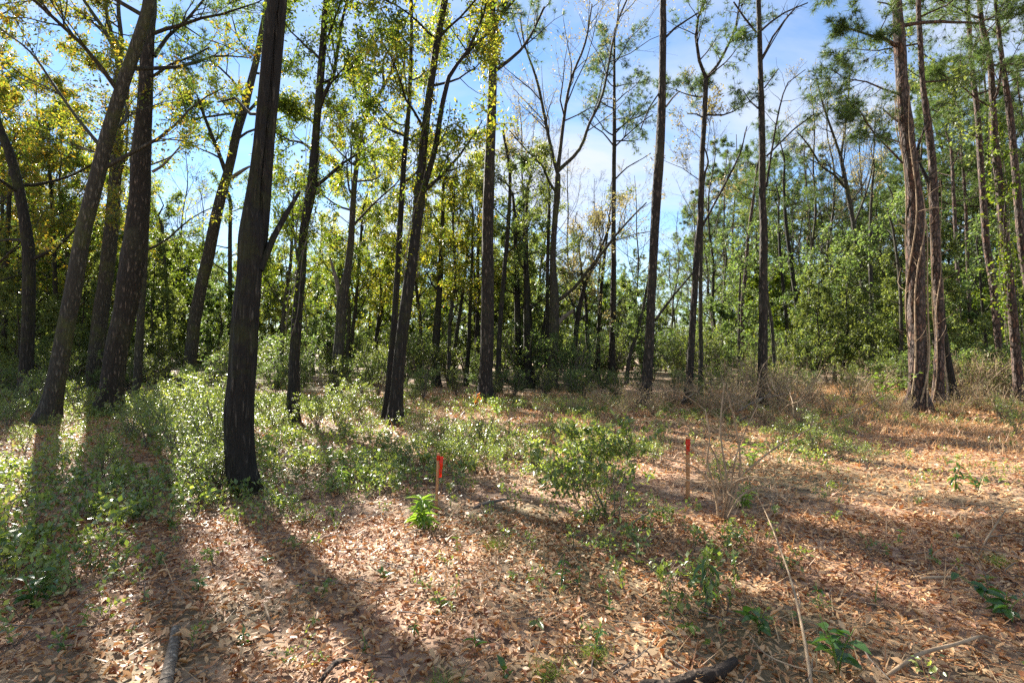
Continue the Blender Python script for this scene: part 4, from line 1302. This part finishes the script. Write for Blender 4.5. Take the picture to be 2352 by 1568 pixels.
for k, (px, d, s) in enumerate([(1450, 13.5, .8), (1500, 12.8, .7), (1430, 12, .6), (1540, 14.5, .9), (1620, 13.6, .8), (1660, 12.5, .9), (1690, 13.4, 1.1), (1725, 14.6, 1.4), (1780, 13.6, 1.2), (1820, 13, 1.0), (1860, 14.4, 1.1),
                               (1900, 12.6, .7), (1950, 13.6, .9), (2000, 14.6, 1.1), (2030, 13, .6), (2075, 12.3, .5), (2190, 12.4, .6), (2240, 13.4, .7), (2290, 12.6, .7), (2335, 12, .7), (2220, 15.5, 1.3), (2260, 16.5, 1.4), (2330, 16, 1.3),
                               (1840, 11, .6), (1760, 11.2, .6), (1380, 14, .6), (1320, 13, .5), (1250, 12.6, .45), (1010, 11.5, .4), (1960, 11, .5)]):
    put_shrub('dead', k, px, d, s, 'tangle of dry pale stems in the brush before the trunks', 'dry stem tangles', name='dry_brush', cat='brush')

# ------------------------------------------------------------------ named plants and things of the foreground
def tube_thing(name, label, cat, pts, mat, sides=8, rough=.08, parent_twigs=(), z_mode=None, group=None, smooth_step=.04):
    Q = resample(pts, smooth_step)
    loc = np.array(pts[0][:3])
    g = Geo()
    g.add(*trunk_geo(Q, sides, rough, 0, 0, U(0, 40)))
    for tw in parent_twigs:
        g.add(*trunk_geo(resample(tw, smooth_step), max(5, sides - 2), rough, 0, 0, U(0, 40)))
    o = link(name, g.mesh(name, M[mat], loc), None, loc)
    return tag(o, label, cat, group)


def gp(px, py, lift=0.0, w=0.0):
    p = ground_pt(px, py)
    return [p[0], p[1], p[2] + lift, w]


def ap(px, py, Y, w):
    p = at(px, py, Y)
    return [p[0], p[1], p[2], w]


# survey stakes: > post, flagging_tape
def stake(label, px, py, top, tape_side, tw, tilt_px, wpx):
    b = ground_pt(px, py)
    Y = b[1]
    t = at(px + tilt_px, top, Y)
    root = empty('survey_stake', b, label, 'stake', 'survey stakes')
    h = t[2] - b[2]
    w = wpx / F * Y / 2
    dx = t[0] - b[0]
    g = Geo()
    zs = [-.15, 0.0, h * .5, h * .985, h]
    V = []
    for z in zs:
        ww = w * (1 if z < h * .99 else .8)
        cx = dx * max(z, 0) / h
        for sx, sy in ((-1, -1), (1, -1), (1, 1), (-1, 1)):
            V.append((cx + sx * ww + U(-.001, .001), sy * ww * .75 + U(-.001, .001), z))
    q = [[4 * k + j, 4 * k + (j + 1) % 4, 4 * k + 4 + (j + 1) % 4, 4 * k + 4 + j] for k in range(4) for j in range(4)] + [[16, 17, 18, 19]]
    g.add(V, q)
    link('post', g.mesh('post', M['stake'], smooth=False), root)
    # tape: a wrap round the top and a hanging crumpled tail
    g = Geo()
    zt = h * .96
    th = tw[1] / F * Y
    x0 = dx * .96
    V = []
    for z in (zt, zt - .035, zt - .05):
        for sx, sy in ((-1, -1), (1, -1), (1, 1), (-1, 1)):
            V.append((x0 + sx * (w + .003), sy * (w * .75 + .003), z))
    q = [[4 * k + j, 4 * k + (j + 1) % 4, 4 * k + 4 + (j + 1) % 4, 4 * k + 4 + j] for k in range(2) for j in range(4)]
    g.add(V, q)
    tl = tw[0] / F * Y
    for rep in range(2):
        V = []
        for k in range(9):
            f = k / 8
            cx = x0 + tape_side * (w + .004 + .012 * math.sin(f * 3 + rep) + rep * .006)
            hw = tl / 2 * (1 - .35 * f)
            yy = -.012 * (1 + rep) + .012 * math.sin(f * 7 + rep * 2)
            V += [(cx - hw + .004 * math.sin(k * 2.1), yy, zt - .01 - th * f), (cx + hw, yy + .012 * math.cos(k * 1.7), zt - .01 - th * f)]
        g.add(V, [[2 * k, 2 * k + 1, 2 * k + 3, 2 * k + 2] for k in range(8)])
    link('flagging_tape', g.mesh('flagging_tape', M['tape'], smooth=False), root)
    return root


stake('slightly tilted wooden survey stake with orange-red tape, beside the lime-green leafy plant', 1002, 1168, 1040, 1, (8, 48), 5, 6)
stake('upright wooden survey stake with orange-red tape, beside the bare branching bush', 1580, 1146, 1002, -.2, (10, 32), 0, 7.5)


# plants whose leaves show one by one
def leaf_mesh(mat, wr, curl=.15, fold=.15):
    g = Geo()
    V, T_ = leaf_full(np.zeros((1, 3)), np.array([[1.0, 0, 0]]), np.array([[0, 0, 1.0]]), 1.0, wr, curl=-curl, fold=fold)
    g.add(V, None, T_)
    return g.mesh('leaf', M[mat])


LM = {('broad', a): leaf_mesh('broad', w, c) for a, w, c in (('wide', .5, .12), ('narrow', .24, .2))}
LM[('lime', 'narrow')] = leaf_mesh('lime', .26, .22)
LM[('lime', 'wide')] = leaf_mesh('lime', .42, .15)
LM[('orange', 'wide')] = leaf_mesh('orange', .5, .2)
LM[('cover', 'wide')] = leaf_mesh('cover', .48, .1)
LM[('litter', 'wide')] = leaf_mesh('litter', .45, .3)


def set_leaf(root, me, p, azim, elev, s, roll=0):
    o = link('leaf', me, root, p)
    o.rotation_euler = (Matrix.Rotation(azim, 3, 'Z') @ Matrix.Rotation(-elev, 3, 'Y') @ Matrix.Rotation(roll, 3, 'X')).to_euler()
    o.scale = (s, s, s)
    return o


def leafy_plant(name, label, px, py, h, nleaf, size, key, stems=1, elev=(.0, .7), group=None, t0=.3, spread=.25, cat='plant', Y=None):
    b = ground_pt(px, py)
    root = empty(name, b, label, cat, group)
    g = Geo()
    paths = []
    for s in range(stems):
        a = U(0, 6.28)
        lean = spread * U(.3, 1) * h
        pts = [[0, 0, -.03, .004 + .004 * h], [math.cos(a) * lean * .3, math.sin(a) * lean * .3, h * .45, .003 + .003 * h], [math.cos(a) * lean, math.sin(a) * lean, h * U(.85, 1.05), .0018]]
        Q = resample(pts, .04)
        paths.append(Q)
        g.add(*trunk_geo(Q, 6, .05, 0, 0, U(0, 9)))
    link('stem', g.mesh('stem', M['grass'] if key[0] in ('lime', 'broad') else M['twig']), root)
    for k in range(nleaf):
        Q = paths[k % stems]
        f = t0 + (1 - t0) * ((k // stems) + .5) / max(1, nleaf / stems)
        p = Q[min(len(Q) - 1, int(f * (len(Q) - 1)))][:3]
        az = k * 2.4 + U(-.3, .3)
        set_leaf(root, LM[key], p, az, U(*elev), size * U(.7, 1.15) * (1.1 - .35 * f), U(-.4, .4))
    return root


leafy_plant('leafy_plant', 'bright lime-green plant with drooping narrow leaves in a tuft, beside the tilted stake', 969, 1212, .34, 58, .17, ('lime', 'narrow'), elev=(-.5, 1.1), t0=.15, spread=.05)
leafy_plant('broad_leaved_plant', 'largest dark green broad-leaved plant in the shaded litter by the long thin sapling', 1925, 1545, .26, 15, .15, ('broad', 'wide'), stems=4, elev=(-.2, .6), spread=.6)
leafy_plant('orange_plant', 'small orange-leaved seedling at the foot of the creeper-topped pine', 1096, 945, .5, 34, .10, ('orange', 'wide'), stems=3, elev=(-.6, .5), spread=.35)
leafy_plant('leafy_plant', 'bright green drooping-leaved seedling in the sunny straw clearing', 2193, 1130, .36, 18, .13, ('broad', 'narrow'), elev=(-1.0, .2), spread=.15)
leafy_plant('leafy_plant', 'low trailing green seedling next to the drooping-leaved one on the clearing', 2245, 1128, .2, 14, .11, ('broad', 'wide'), stems=3, elev=(-.4, .5), spread=.9)
leafy_plant('leafy_plant', 'green seedling with long hanging leaves near the tip of the dark shrub shadow', 1615, 1375, .34, 13, .15, ('broad', 'narrow'), elev=(-1.1, 0), spread=.2)
leafy_plant('leafy_plant', 'shiny seedling with paired pale leaves in the shade by the long sapling', 1745, 1455, .2, 8, .15, ('broad', 'wide'), elev=(-.5, .4), spread=.3)
leafy_plant('leafy_plant', 'yellow-green seedling lying low at the lower middle edge', 1575, 1450, .07, 6, .13, ('lime', 'wide'), elev=(-.1, .3))
leafy_plant('leafy_plant', 'sunlit bright green clump where the bare bush meets the litter', 1705, 1165, .22, 22, .12, ('lime', 'wide'), stems=4, elev=(-.4, .6), spread=.6)
leafy_plant('leafy_plant', 'single-stemmed seedling with fresh green leaves at the left of the big oak shadow', 455, 1355, .12, 6, .09, ('broad', 'wide'), elev=(-.1, .6))
leafy_plant('leafy_plant', 'yellow-green two-tiered sprig in sun just past the oak foot', 780, 1135, .34, 16, .11, ('lime', 'narrow'), elev=(-.1, .4), t0=.6)
leafy_plant('leafy_plant', 'upright single green leaf sprig at the bottom centre', 1157, 1560, .1, 3, .09, ('broad', 'wide'), elev=(.6, 1.2))
leafy_plant('leafy_plant', 'narrow-leaved shoot leaning from the litter below the dark central shrub', 1290, 1345, .24, 9, .10, ('broad', 'narrow'), elev=(-.7, .4))
leafy_plant('leafy_plant', 'yellow-green bushy seedling in front of the creeper-topped pine', 1145, 960, .5, 30, .12, ('lime', 'wide'), stems=5, elev=(-.3, .7), spread=.7)
leafy_plant('leafy_plant', 'bright green bush of long leaves at the foot of the vine-roped pine', 2035, 945, 1.0, 90, .16, ('lime', 'wide'), stems=9, elev=(-.4, .6), spread=.8, cat='bush')
leafy_plant('leafy_plant', 'yellowish leafy tangle inside the bare branching bush', 1725, 1075, .42, 40, .12, ('lime', 'wide'), stems=6, elev=(-.3, .5), spread=.9)
leafy_plant('broad_leaved_plant', 'spreading dark-leaved plant at the lower right edge of the litter', 2310, 1420, .2, 22, .12, ('broad', 'wide'), stems=5, elev=(-.3, .4), spread=1.3)
leafy_plant('leafy_plant', 'dark-leaved plant in the corner patch of greenery nearest the camera on the privet side', 75, 1395, .22, 22, .11, ('broad', 'wide'), stems=5, elev=(-.3, .5), spread=.8)
leafy_plant('leafy_plant', 'broad shiny leaves poking from the privet cover near the picture edge', 30, 1300, .25, 16, .11, ('broad', 'wide'), stems=4, elev=(-.2, .6), spread=.7)

# more small seedlings
sr = random.Random(4)
for k, (px, py) in enumerate([(610, 1300), (655, 1260), (880, 1330), (1050, 1270), (1010, 1400), (1180, 1335), (1330, 1350), (1480, 1210), (1520, 1190), (1560, 1290), (1460, 1300), (1640, 1260), (1690, 1320), (1810, 1300),
                              (1880, 1370), (2010, 1390), (1830, 1440), (2060, 1250), (2140, 1290), (720, 1440), (560, 1480), (840, 1500), (300, 1460), (190, 1440), (1365, 1500), (1240, 1440), (1400, 1410), (950, 1460), (2270, 1350), (2200, 1240),
                              (240, 1330), (330, 1390), (150, 1500), (1090, 1490), (1540, 1390), (1590, 1330), (1620, 1420)]):
    leafy_plant('seedling', 'small green seedling poking through the brown leaf litter', px, py, sr.uniform(.07, .2), sr.randint(5, 9), sr.uniform(.045, .085), [('broad', 'wide'), ('cover', 'wide'), ('broad', 'narrow'), ('lime', 'wide')][(0, 1, 0, 2, 1, 3)[k % 6]],
                elev=(-.3, .7), group='seedlings in the litter', spread=.4)

# grass tufts
for px, py, lab in [(1360, 1510, 'fine green grass tuft near the bottom centre litter'), (1255, 1552, 'larger fine green grass tuft at the bottom edge'), (1020, 1590, 'grass tuft just entering the bottom of the view'), (2290, 1300, 'pale wispy grass tuft by the leaning stick at the side of the clearing'),
                    (1395, 1250, 'short grass tuft in the dappled litter under the dark central shrub'), (1135, 1260, 'small grass tuft in sunlit litter in front of the tilted stake')]:
    b = ground_pt(px, py)
    n = 140
    d = nrm(rng.normal(size=(n, 3)) * np.array([.55, .55, .1]) + np.array([0, 0, .9]))
    c = rng.normal(size=(n, 3)) * np.array([.04, .04, 0])
    L = U(.05, .15, n)[:, None]
    g = Geo(); blades(g, c, d, .0014, L, .45)
    tag(link('grass_tuft', g.mesh('grass_tuft', M['grass'], smooth=False), None, b), lab, 'grass', kind='thing')

# central dark shrub: traced stems, foliage up high
b = ground_pt(1395, 1195)
Y = b[1]
root = empty('evergreen_shrub', b, 'dark green multi-stemmed shrub with thin dark canes, in the middle of the litter', 'shrub')
SP_ = []
for pts in ([(1392, 1200), (1345, 1110), (1300, 1050), (1270, 1005)], [(1398, 1195), (1365, 1120), (1335, 1060), (1318, 990)], [(1412, 1200), (1410, 1120), (1408, 1050), (1412, 985)],
            [(1405, 1195), (1375, 1140), (1352, 1080), (1370, 1000)], [(1350, 1190), (1340, 1120), (1300, 1080), (1255, 1040)], [(1420, 1195), (1430, 1120), (1440, 1060), (1452, 1010)], [(1352, 1195), (1320, 1140), (1310, 1085), (1345, 1030)]):
    rows = [ap(p[0], p[1], Y + U(-.25, .25) * (k / 3), .006 * (1 - .2 * k)) for k, p in enumerate(pts)]
    rows[0][2] = float(gh(rows[0][0], rows[0][1])) - .02
    SP_.append(resample(rows, .06))
g = Geo()
mn = min(len(q) for q in SP_)
P = np.stack([q[np.linspace(0, len(q) - 1, 12).astype(int), :3] for q in SP_])
R = np.repeat(np.linspace(.006, .002, 12)[None], len(P), 0)
g.add(*tubes(P, R, 6))
P2, R2 = spawn(P, R, 13, (.3, 1), 1.0, .5, .6, n=6, up=.04, rmin=.0018)
g.add(*tubes(P2, R2, 4))
P3, R3 = spawn(P2, R2, 4, (.2, 1), .7, .5, .6, n=4, up=.03, rmin=.0012)
g.add(*tubes(P3, R3, 3))
link('canes', g.mesh('canes', M['twig'], b), root)
gf = Geo()
c, d = pick(P3, 4, (.1, 1)); V, t_ = leaf_diamonds(c, d, .066, .46, flat=1.0, droop=.15, jit=.8); gf.add(V, None, t_)
c, d = pick(P2, 5, (.3, 1)); V, t_ = leaf_diamonds(c, d, .066, .46, flat=1.0, droop=.15, jit=.8); gf.add(V, None, t_)
link('foliage', gf.mesh('foliage', M['cover'], b, smooth=False), root)['kind'] = 'stuff'

# bare branching bush with pale arching branches
b = ground_pt(1655, 1195)
Y = b[1]
root = empty('bare_bush', b, 'leafless bush of pale arching branches beside the upright stake', 'bush')
BR = [[(1652, 1195), (1665, 1150), (1680, 1105), (1690, 1050), (1712, 990), (1740, 930)], [(1655, 1195), (1664, 1150), (1655, 1090), (1640, 1040), (1610, 1000), (1560, 965)],
      [(1655, 1195), (1670, 1120), (1655, 1000), (1658, 930), (1664, 880)], [(1662, 1190), (1690, 1110), (1740, 1060), (1800, 1015), (1860, 985)],
      [(1650, 1190), (1640, 1130), (1600, 1075), (1540, 1055), (1490, 1040)], [(1658, 1190), (1676, 1120), (1720, 1095), (1760, 1100)],
      [(1660, 1185), (1690, 1130), (1700, 1060), (1690, 980), (1670, 900)], [(1654, 1188), (1640, 1120), (1625, 1060), (1630, 1000), (1620, 940)],
      [(1658, 1190), (1672, 1140), (1640, 1105), (1600, 1108), (1560, 1095)], [(1666, 1190), (1700, 1140), (1745, 1120), (1790, 1130)]]
g = Geo()
PP = []
for k, pts in enumerate(BR):
    yo = U(-.5, .5)
    rows = [ap(p[0], p[1], Y + yo * (j / len(pts)), .0115 * (1 - .13 * j)) for j, p in enumerate(pts)]
    rows[0][2] = min(rows[0][2], float(gh(rows[0][0], rows[0][1])) - .02)
    q = resample(rows, .05)
    gg = Geo(); gg.add(*trunk_geo(q, 7, .08, 0, 0, U(0, 9)))
    PP.append(q[np.linspace(0, len(q) - 1, 10).astype(int), :3])
    P = PP[-1][None]; R = np.linspace(.007, .003, 10)[None]
    P2, R2 = spawn(P, R, 7, (.2, 1), .9, .5, .5, n=7, wander=.22, up=-.02, rmin=.0024)
    gg.add(*tubes(P2, R2, 4))
    P3, R3 = spawn(P2, R2, 2, (.2, 1), .6, .5, .6, n=5, up=.03, rmin=.0018)
    gg.add(*tubes(P3, R3, 3))
    link('branch', gg.mesh('branch', M['paletwig'], b), root)

# long thin sapling arching towards the camera side
p0 = ground_pt(1868, 1600)
tube_thing('fallen_branch', 'long thin pale stick arching from the bottom edge up to the bare bush', 'branch',
           [[p0[0], p0[1], p0[2] - .02, .0085], ap(1850, 1480, 2.75, .008), ap(1822, 1350, 3.3, .0068), ap(1790, 1255, 3.9, .0055), ap(1760, 1180, 4.6, .004), ap(1730, 1120, 5.2, .0028), ap(1715, 1090, 5.5, .002)], 'paletwig', 8)
# sticks traced on the floor
STK = [
    ('curved grey stick standing up from litter at the clearing side', [gp(2240, 1300, 0, .009), ap(2262, 1245, 4.45, .008), ap(2290, 1200, 4.5, .007), ap(2312, 1168, 4.5, .005)]),
    ('pale bent stick lying across the lower corner litter', [gp(2040, 1565, .03, .011), gp(2110, 1530, .06, .011), gp(2200, 1508, .07, .010), gp(2260, 1490, .07, .007), gp(2310, 1500, .05, .004)]),
    ('short straight stick flat on the litter below the hooped twig', [gp(2115, 1344, .05, .010), gp(2150, 1342, .05, .010), gp(2200, 1341, .05, .009)]),
    ('thin hooped twig arching out of the litter', [gp(2128, 1330, 0, .0045), ap(2140, 1280, 4.15, .004), ap(2165, 1258, 4.2, .004), ap(2195, 1252, 4.2, .003)]),
    ('dark fallen branch in front of the tilted stake', [gp(1088, 1176, .04, .016), gp(1120, 1168, .06, .018), gp(1150, 1162, .06, .014), gp(1175, 1157, .06, .009)]),
    ('pale twisted stick leaning up near the big oak shadow', [gp(690, 1375, .03, .006), ap(700, 1350, 3.7, .006), ap(712, 1330, 3.75, .004)]),
    ('short pale twig curled on the sunlit litter', [gp(620, 1440, .04, .006), gp(612, 1420, .05, .007), gp(606, 1402, .05, .005)]),
    ('pale crooked stick among the greenery at the far privet edge', [gp(55, 1130, .05, .008), ap(25, 1075, 7.4, .007), ap(40, 1055, 7.4, .006), ap(48, 1030, 7.4, .004)]),
    ('slim twig trailing along the bottom toward the dark log', [gp(1720, 1470, .03, .0035), gp(1760, 1520, .04, .004), gp(1830, 1555, .05, .004), gp(1900, 1562, .04, .003)]),
    ('grey stick lying along the ground beside the dark central shrub', [gp(1440, 1225, .05, .005), gp(1480, 1200, .07, .006), gp(1530, 1180, .06, .004)]),
    ('white dead branch slanting over the green cover by the central shrub', [gp(1250, 1130, .12, .004), ap(1235, 1110, 6.2, .005), ap(1228, 1080, 6.3, .003)]),
    ('pale fallen limb leaning on the upswept pine', [gp(1755, 1020, .05, .014), ap(1780, 1002, 10.5, .014), ap(1815, 970, 10.9, .009)]),
    ('long dead limb propped over the brush beyond the upswept pine', [gp(1880, 985, .1, .016), ap(1920, 965, 11.6, .016), ap(1980, 935, 12.0, .013), ap(2035, 905, 12.3, .008)]),
    ('white slanting pole stuck in the brush behind the bare bush', [gp(1728, 960, 0, .012), ap(1738, 900, 12.4, .011), ap(1748, 850, 12.4, .009), ap(1772, 815, 12.4, .006)]),
    ('pale stick across the foot of the ashy pine', [gp(1440, 950, .25, .012), ap(1470, 935, 13.5, .012), ap(1510, 905, 13.3, .006)]),
    ('second pale stick across the foot of the ashy pine, lower', [gp(1450, 960, .1, .011), ap(1475, 948, 13.3, .011), ap(1516, 928, 13.0, .006)]),
]
for lab, pts in STK:
    dark = 'dark' in lab.split()[0] or lab.startswith('grey stick')
    tube_thing('stick', lab, 'stick', pts, 'twig' if dark else 'paletwig', 7, rough=.1)

# logs
b1 = [gp(374, 1610, .02, .026), gp(386, 1560, .03, .03), gp(398, 1500, .035, .027), gp(404, 1462, .045, .024)]
tube_thing('fallen_log', 'short pale mottled log lying end-on at the bottom edge on the privet side', 'log', b1, 'log', 14, rough=.12, smooth_step=.02)
b2 = [gp(1430, 1625, .02, .03), gp(1480, 1598, .03, .036), gp(1530, 1590, .02, .034), gp(1600, 1578, .04, .038), gp(1650, 1568, .05, .034), gp(1688, 1545, .06, .022)]
tube_thing('fallen_log', 'dark mossy rotten log crossing the bottom edge', 'log', b2, 'darklog', 16, rough=.2, smooth_step=.02)
tube_thing('root_piece', 'short dark root piece curving over the litter at the bottom right of the pale log', 'root', [gp(735, 1575, .02, .012), gp(770, 1545, .05, .014), gp(810, 1530, .04, .008)], 'darklog', 10, rough=.2, smooth_step=.02)

# climbers
def vine_on(name, label, Q, r_off, turns, z0, z1, thick, mat='twig', leaf=None, nleaf=0, size=.08, count=3, cat='vine'):
    base = Q[0, :3]
    root = empty(name, base, label, cat)
    g = Geo()
    sel = Q[(Q[:, 2] > z0) & (Q[:, 2] < z1)]
    t = np.linspace(0, 1, len(sel))
    paths = []
    for k in range(count):
        a = U(0, 6.28) + turns * t * 6.28 * U(.6, 1.2) + .5 * np.sin(t * 9 + k)
        rr = sel[:, 3] * 1.1 + r_off + .03 * np.sin(t * 13 + k * 2)
        p = sel[:, :3] + np.stack([np.cos(a) * rr, np.sin(a) * rr, 0 * a], -1)
        idx = np.linspace(0, len(p) - 1, 24).astype(int)
        paths.append(p[idx])
    P = np.stack(paths)
    R = np.repeat((thick * np.linspace(1, .5, 24))[None], count, 0)
    g.add(*tubes(P, R, 6))
    P2, R2 = spawn(P, R, 10, (.05, 1), .9, .1, .5, n=6, wander=.3, up=.05, rmin=.003)
    g.add(*tubes(P2, R2, 4))
    link('vine_stems', g.mesh('vine_stems', M[mat], base), root)
    if leaf:
        gf = Geo()
        c, d = pick(P, nleaf // (2 * count), (0, 1)); c = c + rng.normal(size=c.shape) * .05
        V, t_ = leaf_diamonds(c, d, size, .6, flat=.6, droop=.4, jit=.9); gf.add(V, None, t_)
        c, d = pick(P2, max(1, nleaf // (2 * len(P2))), (0, 1)); c = c + rng.normal(size=c.shape) * .05
        V, t_ = leaf_diamonds(c, d, size, .6, flat=.6, droop=.4, jit=.9); gf.add(V, None, t_)
        link('vine_leaves', gf.mesh('vine_leaves', M[leaf], base, smooth=False), root)['kind'] = 'stuff'
    return root


QQ = {t['label']: Q for t, Q in TT}
def q_of(part): return next(Q for l, Q in QQ.items() if part in l)
vine_on('climbing_vine', 'tangle of grey rope-like vines climbing the largest plated pine', bigQ, .03, .7, .1, 8.2, .022, 'paletwig', count=5)
vine_on('climbing_vine', 'thin dry vines on the second plated pine', q_of('second plated pine'), .02, .6, .1, 6, .015, 'paletwig', count=3)
vine_on('yellow_creeper', 'yellow and orange creeper leaves wrapping the top of the straight middle pine', q_of('straight dark pine in the middle'), .05, 1.2, 9.6, 13.5, .012, 'twig', 'autumn', 1900, .11, 5, cat='creeper')
vine_on('hanging_vine', 'green hanging vines draped down the slender trunk past the oak', q_of('slim dark trunk wrapped'), .08, .5, 1.6, 6.5, .008, 'twig', 'green', 1100, .07, 5)
vine_on('green_creeper', 'leafy green creeper on the stout pine with the crooked limb', q_of('stout pine with a crooked'), .06, .8, 1.5, 8.5, .01, 'twig', 'green', 1600, .1, 5, cat='creeper')
vine_on('green_creeper', 'leafy creeper climbing the right stem of the close-set pair', q_of('right stem of the close-set'), .05, .8, 3, 9, .008, 'twig', 'yellow', 1500, .08, 4, cat='creeper')

# dead brush pile at the foot of the upswept pine
b = ground_pt(1715, 965)
root = empty('brush_pile', b, 'tangled heap of dead branches around the foot of the upswept pine', 'brush pile')
for k in range(16):
    a = U(0, 6.28); L = U(1.0, 2.6)
    P1, R1 = line_limb(b + np.array([U(-1.3, 1.3), U(-.9, .9), U(0, .4)]), (math.cos(a), math.sin(a) * .6, U(.05, .9)), L, U(.008, .02), n=8, wander=.22, up=-.02)
    P1[:, :, 2] = np.maximum(P1[:, :, 2], .02)
    g = Geo(); g.add(*tubes(P1, R1, 6))
    P2, R2 = spawn(P1, R1, 6, (.2, 1), .7, .45, .5, n=5, rmin=.003); g.add(*tubes(P2, R2, 4))
    P3, R3 = spawn(P2, R2, 3, (.2, 1), .7, .5, .6, n=4, rmin=.002); g.add(*tubes(P3, R3, 3))
    link('branch', g.mesh('branch', M['paletwig' if k % 2 else 'twig'], b), root)

# ------------------------------------------------------------------ labels that single out
NICK = [('big dark twin', 'big twin-stemmed oak'), ('thick mossy trunk leaning', 'leaning mossy trunk'), ('massive dark furrowed', 'massive furrowed pine'), ('dark trunk bending away', 'edge trunk bending away'),
        ('leaning grey trunk rising', 'dead-forked leaning tree'), ('slim dark trunk wrapped', 'vine-wrapped slim trunk'), ('mossy forked trunk', 'mossy forked tree'), ('right stem of the close', 'close-set dark pair'),
        ('straight dark pine in the middle', 'creeper-topped pine'), ('ivy-smothered thicker', 'dark ivy clump'), ('half-bare tree', 'half-bare forked tree'), ('slender pine with bare', 'tufted slender pine'),
        ('tall pine with shaded', 'ashy pine'), ('wavy pine whose', 'wishbone pine'), ('straight dark pine with upswept', 'upswept dark pine'), ('thicker of two dark poles', 'two leaning poles'),
        ('thin dark stem among low', 'thin dark stem'), ('sunlit pale deciduous', 'many-forked pale tree'), ('largest plated pine', 'vine-roped pine'), ('second plated pine just', 'second plated pine'),
        ('slight upright pine', 'slight upright pine'), ('sunlit leaning pine', 'leaning sunlit pine'), ('stout pine', 'crooked-limbed stout pine')]
LMK = []
for t_, Q_ in TT:
    for a_, b_ in NICK:
        if t_['label'].startswith(a_):
            LMK.append((b_, W / 2 + F * Q_[0, 0] / Q_[0, 1]))
KINDW = {'pines behind the plated pines': 'green-tufted pine', 'farthest pines': 'small farthest pine top', 'rusty broadleaf trees in the shaded corner': 'rusty-leaved tree', 'yellow-green trees behind the close-set pair': 'yellow-green tree',
         'bare trees against the sky': 'fine-twigged bare tree', 'pale green hardwoods of the middle distance': 'pale green hardwood', 'near rank of understory trees': 'bushy understory tree, near rank,',
         'second rank of understory trees': 'understory tree, second rank,', 'far rank of low trees': 'low far-rank tree', 'dark evergreens between the trunks': 'dark glossy evergreen',
         'green shrubs of the low belt': 'green belt shrub', 'brown brush of the low belt': 'brown brush clump', 'privet bushes past the oak': 'small-leaved privet bush', 'privet bushes on the green slope': 'small-leaved privet bush',
         'privet clumps behind the tilted stake': 'knee-high privet clump', 'low shrubs on the straw clearing': 'low glossy shrub', 'dry stem tangles': 'dry pale stem tangle', 'tall shrubs deep in the wood': 'tall deep-wood shrub'}
todo = {}
for o in list(C.objects):
    g_ = o.get('group')
    if o.parent is None and g_ in KINDW:
        px = W / 2 + F * o.location.x / max(o.location.y, 1)
        nk, lx = min(LMK, key=lambda a: abs(a[1] - px))
        if px < -10: where = 'past the picture edge by the edge trunk bending away'
        elif px > W + 10: where = 'past the picture edge by the crooked-limbed stout pine'
        else: where = ('in line with the ' if abs(px - lx) < 14 else 'just left of the ' if px < lx else 'just right of the ') + nk
        todo.setdefault((g_, where), []).append(o)
for (g_, where), L_ in todo.items():
    L_.sort(key=lambda o: o.location.y)
    for k_, o in enumerate(L_):
        n_ = len(L_)
        rank = '' if n_ == 1 else ('nearer ' if k_ == 0 else 'farther ' if n_ == 2 else 'farthest ' if k_ == n_ - 1 else 'middle-distance ' if n_ == 3 else ('second nearest ', 'third nearest ', 'fourth nearest ', 'fifth nearest ', 'sixth nearest ')[min(k_ - 1, 4)])
        w_ = KINDW[g_]
        if rank and w_.startswith(('small farthest', 'low far-rank')): w_ = w_.replace('farthest ', '').replace('far-rank ', '')
        o['label'] = (rank + w_ + ' ' + where).strip()
FL = [(o['label'], o) for o in C.objects if o.parent is None and o.name.startswith(('survey_stake', 'evergreen_shrub', 'bare_bush', 'broad_leaved_plant', 'fallen_log', 'oak_tree', 'fallen_branch', 'grass_tuft')) and o.get('label')]
FN = [('slightly tilted', 'tilted survey stake'), ('upright wooden', 'upright survey stake'), ('dark green multi', 'dark central shrub'), ('leafless bush', 'bare branching bush'), ('largest dark green', 'largest broad-leaved plant'),
      ('short pale mottled', 'short pale log'), ('dark mossy rotten', 'dark rotten log'), ('big dark twin', 'twin-stemmed oak'), ('larger fine green', 'larger bottom-edge grass tuft'), ('pale wispy', 'pale wispy grass tuft'), ('spreading dark', 'spreading dark-leaved plant')]
FLM = [(b_, o.location) for l_, o in FL for a_, b_ in FN if l_.startswith(a_)]
todo = {}
for o in C.objects:
    if o.get('group') == 'seedlings in the litter':
        nk, lc = min(FLM, key=lambda a: (a[1] - o.location).length)
        dx, dy = o.location.x - lc.x, o.location.y - lc.y
        side = ('to the right of' if dx > 0 else 'to the left of') if abs(dx) > abs(dy) else ('beyond' if dy > 0 else 'in front of')
        todo.setdefault((nk, side), []).append((abs(dx) + abs(dy), o))
for (nk, side), L_ in todo.items():
    L_.sort(key=lambda a: a[0])
    for k_, (_, o) in enumerate(L_):
        q_ = '' if len(L_) == 1 else ('closest ', 'second closest ', 'third closest ', 'fourth closest ', 'fifth closest ', 'sixth closest ', 'seventh closest ', 'eighth closest ', 'ninth closest ')[min(k_, 8)]
        o['label'] = q_ + 'small green litter seedling ' + side + ' the ' + nk

tot = sum(len(m.polygons) for m in bpy.data.meshes)
print('polys', tot, 'objects', len(bpy.data.objects), 'cover', n_cover)
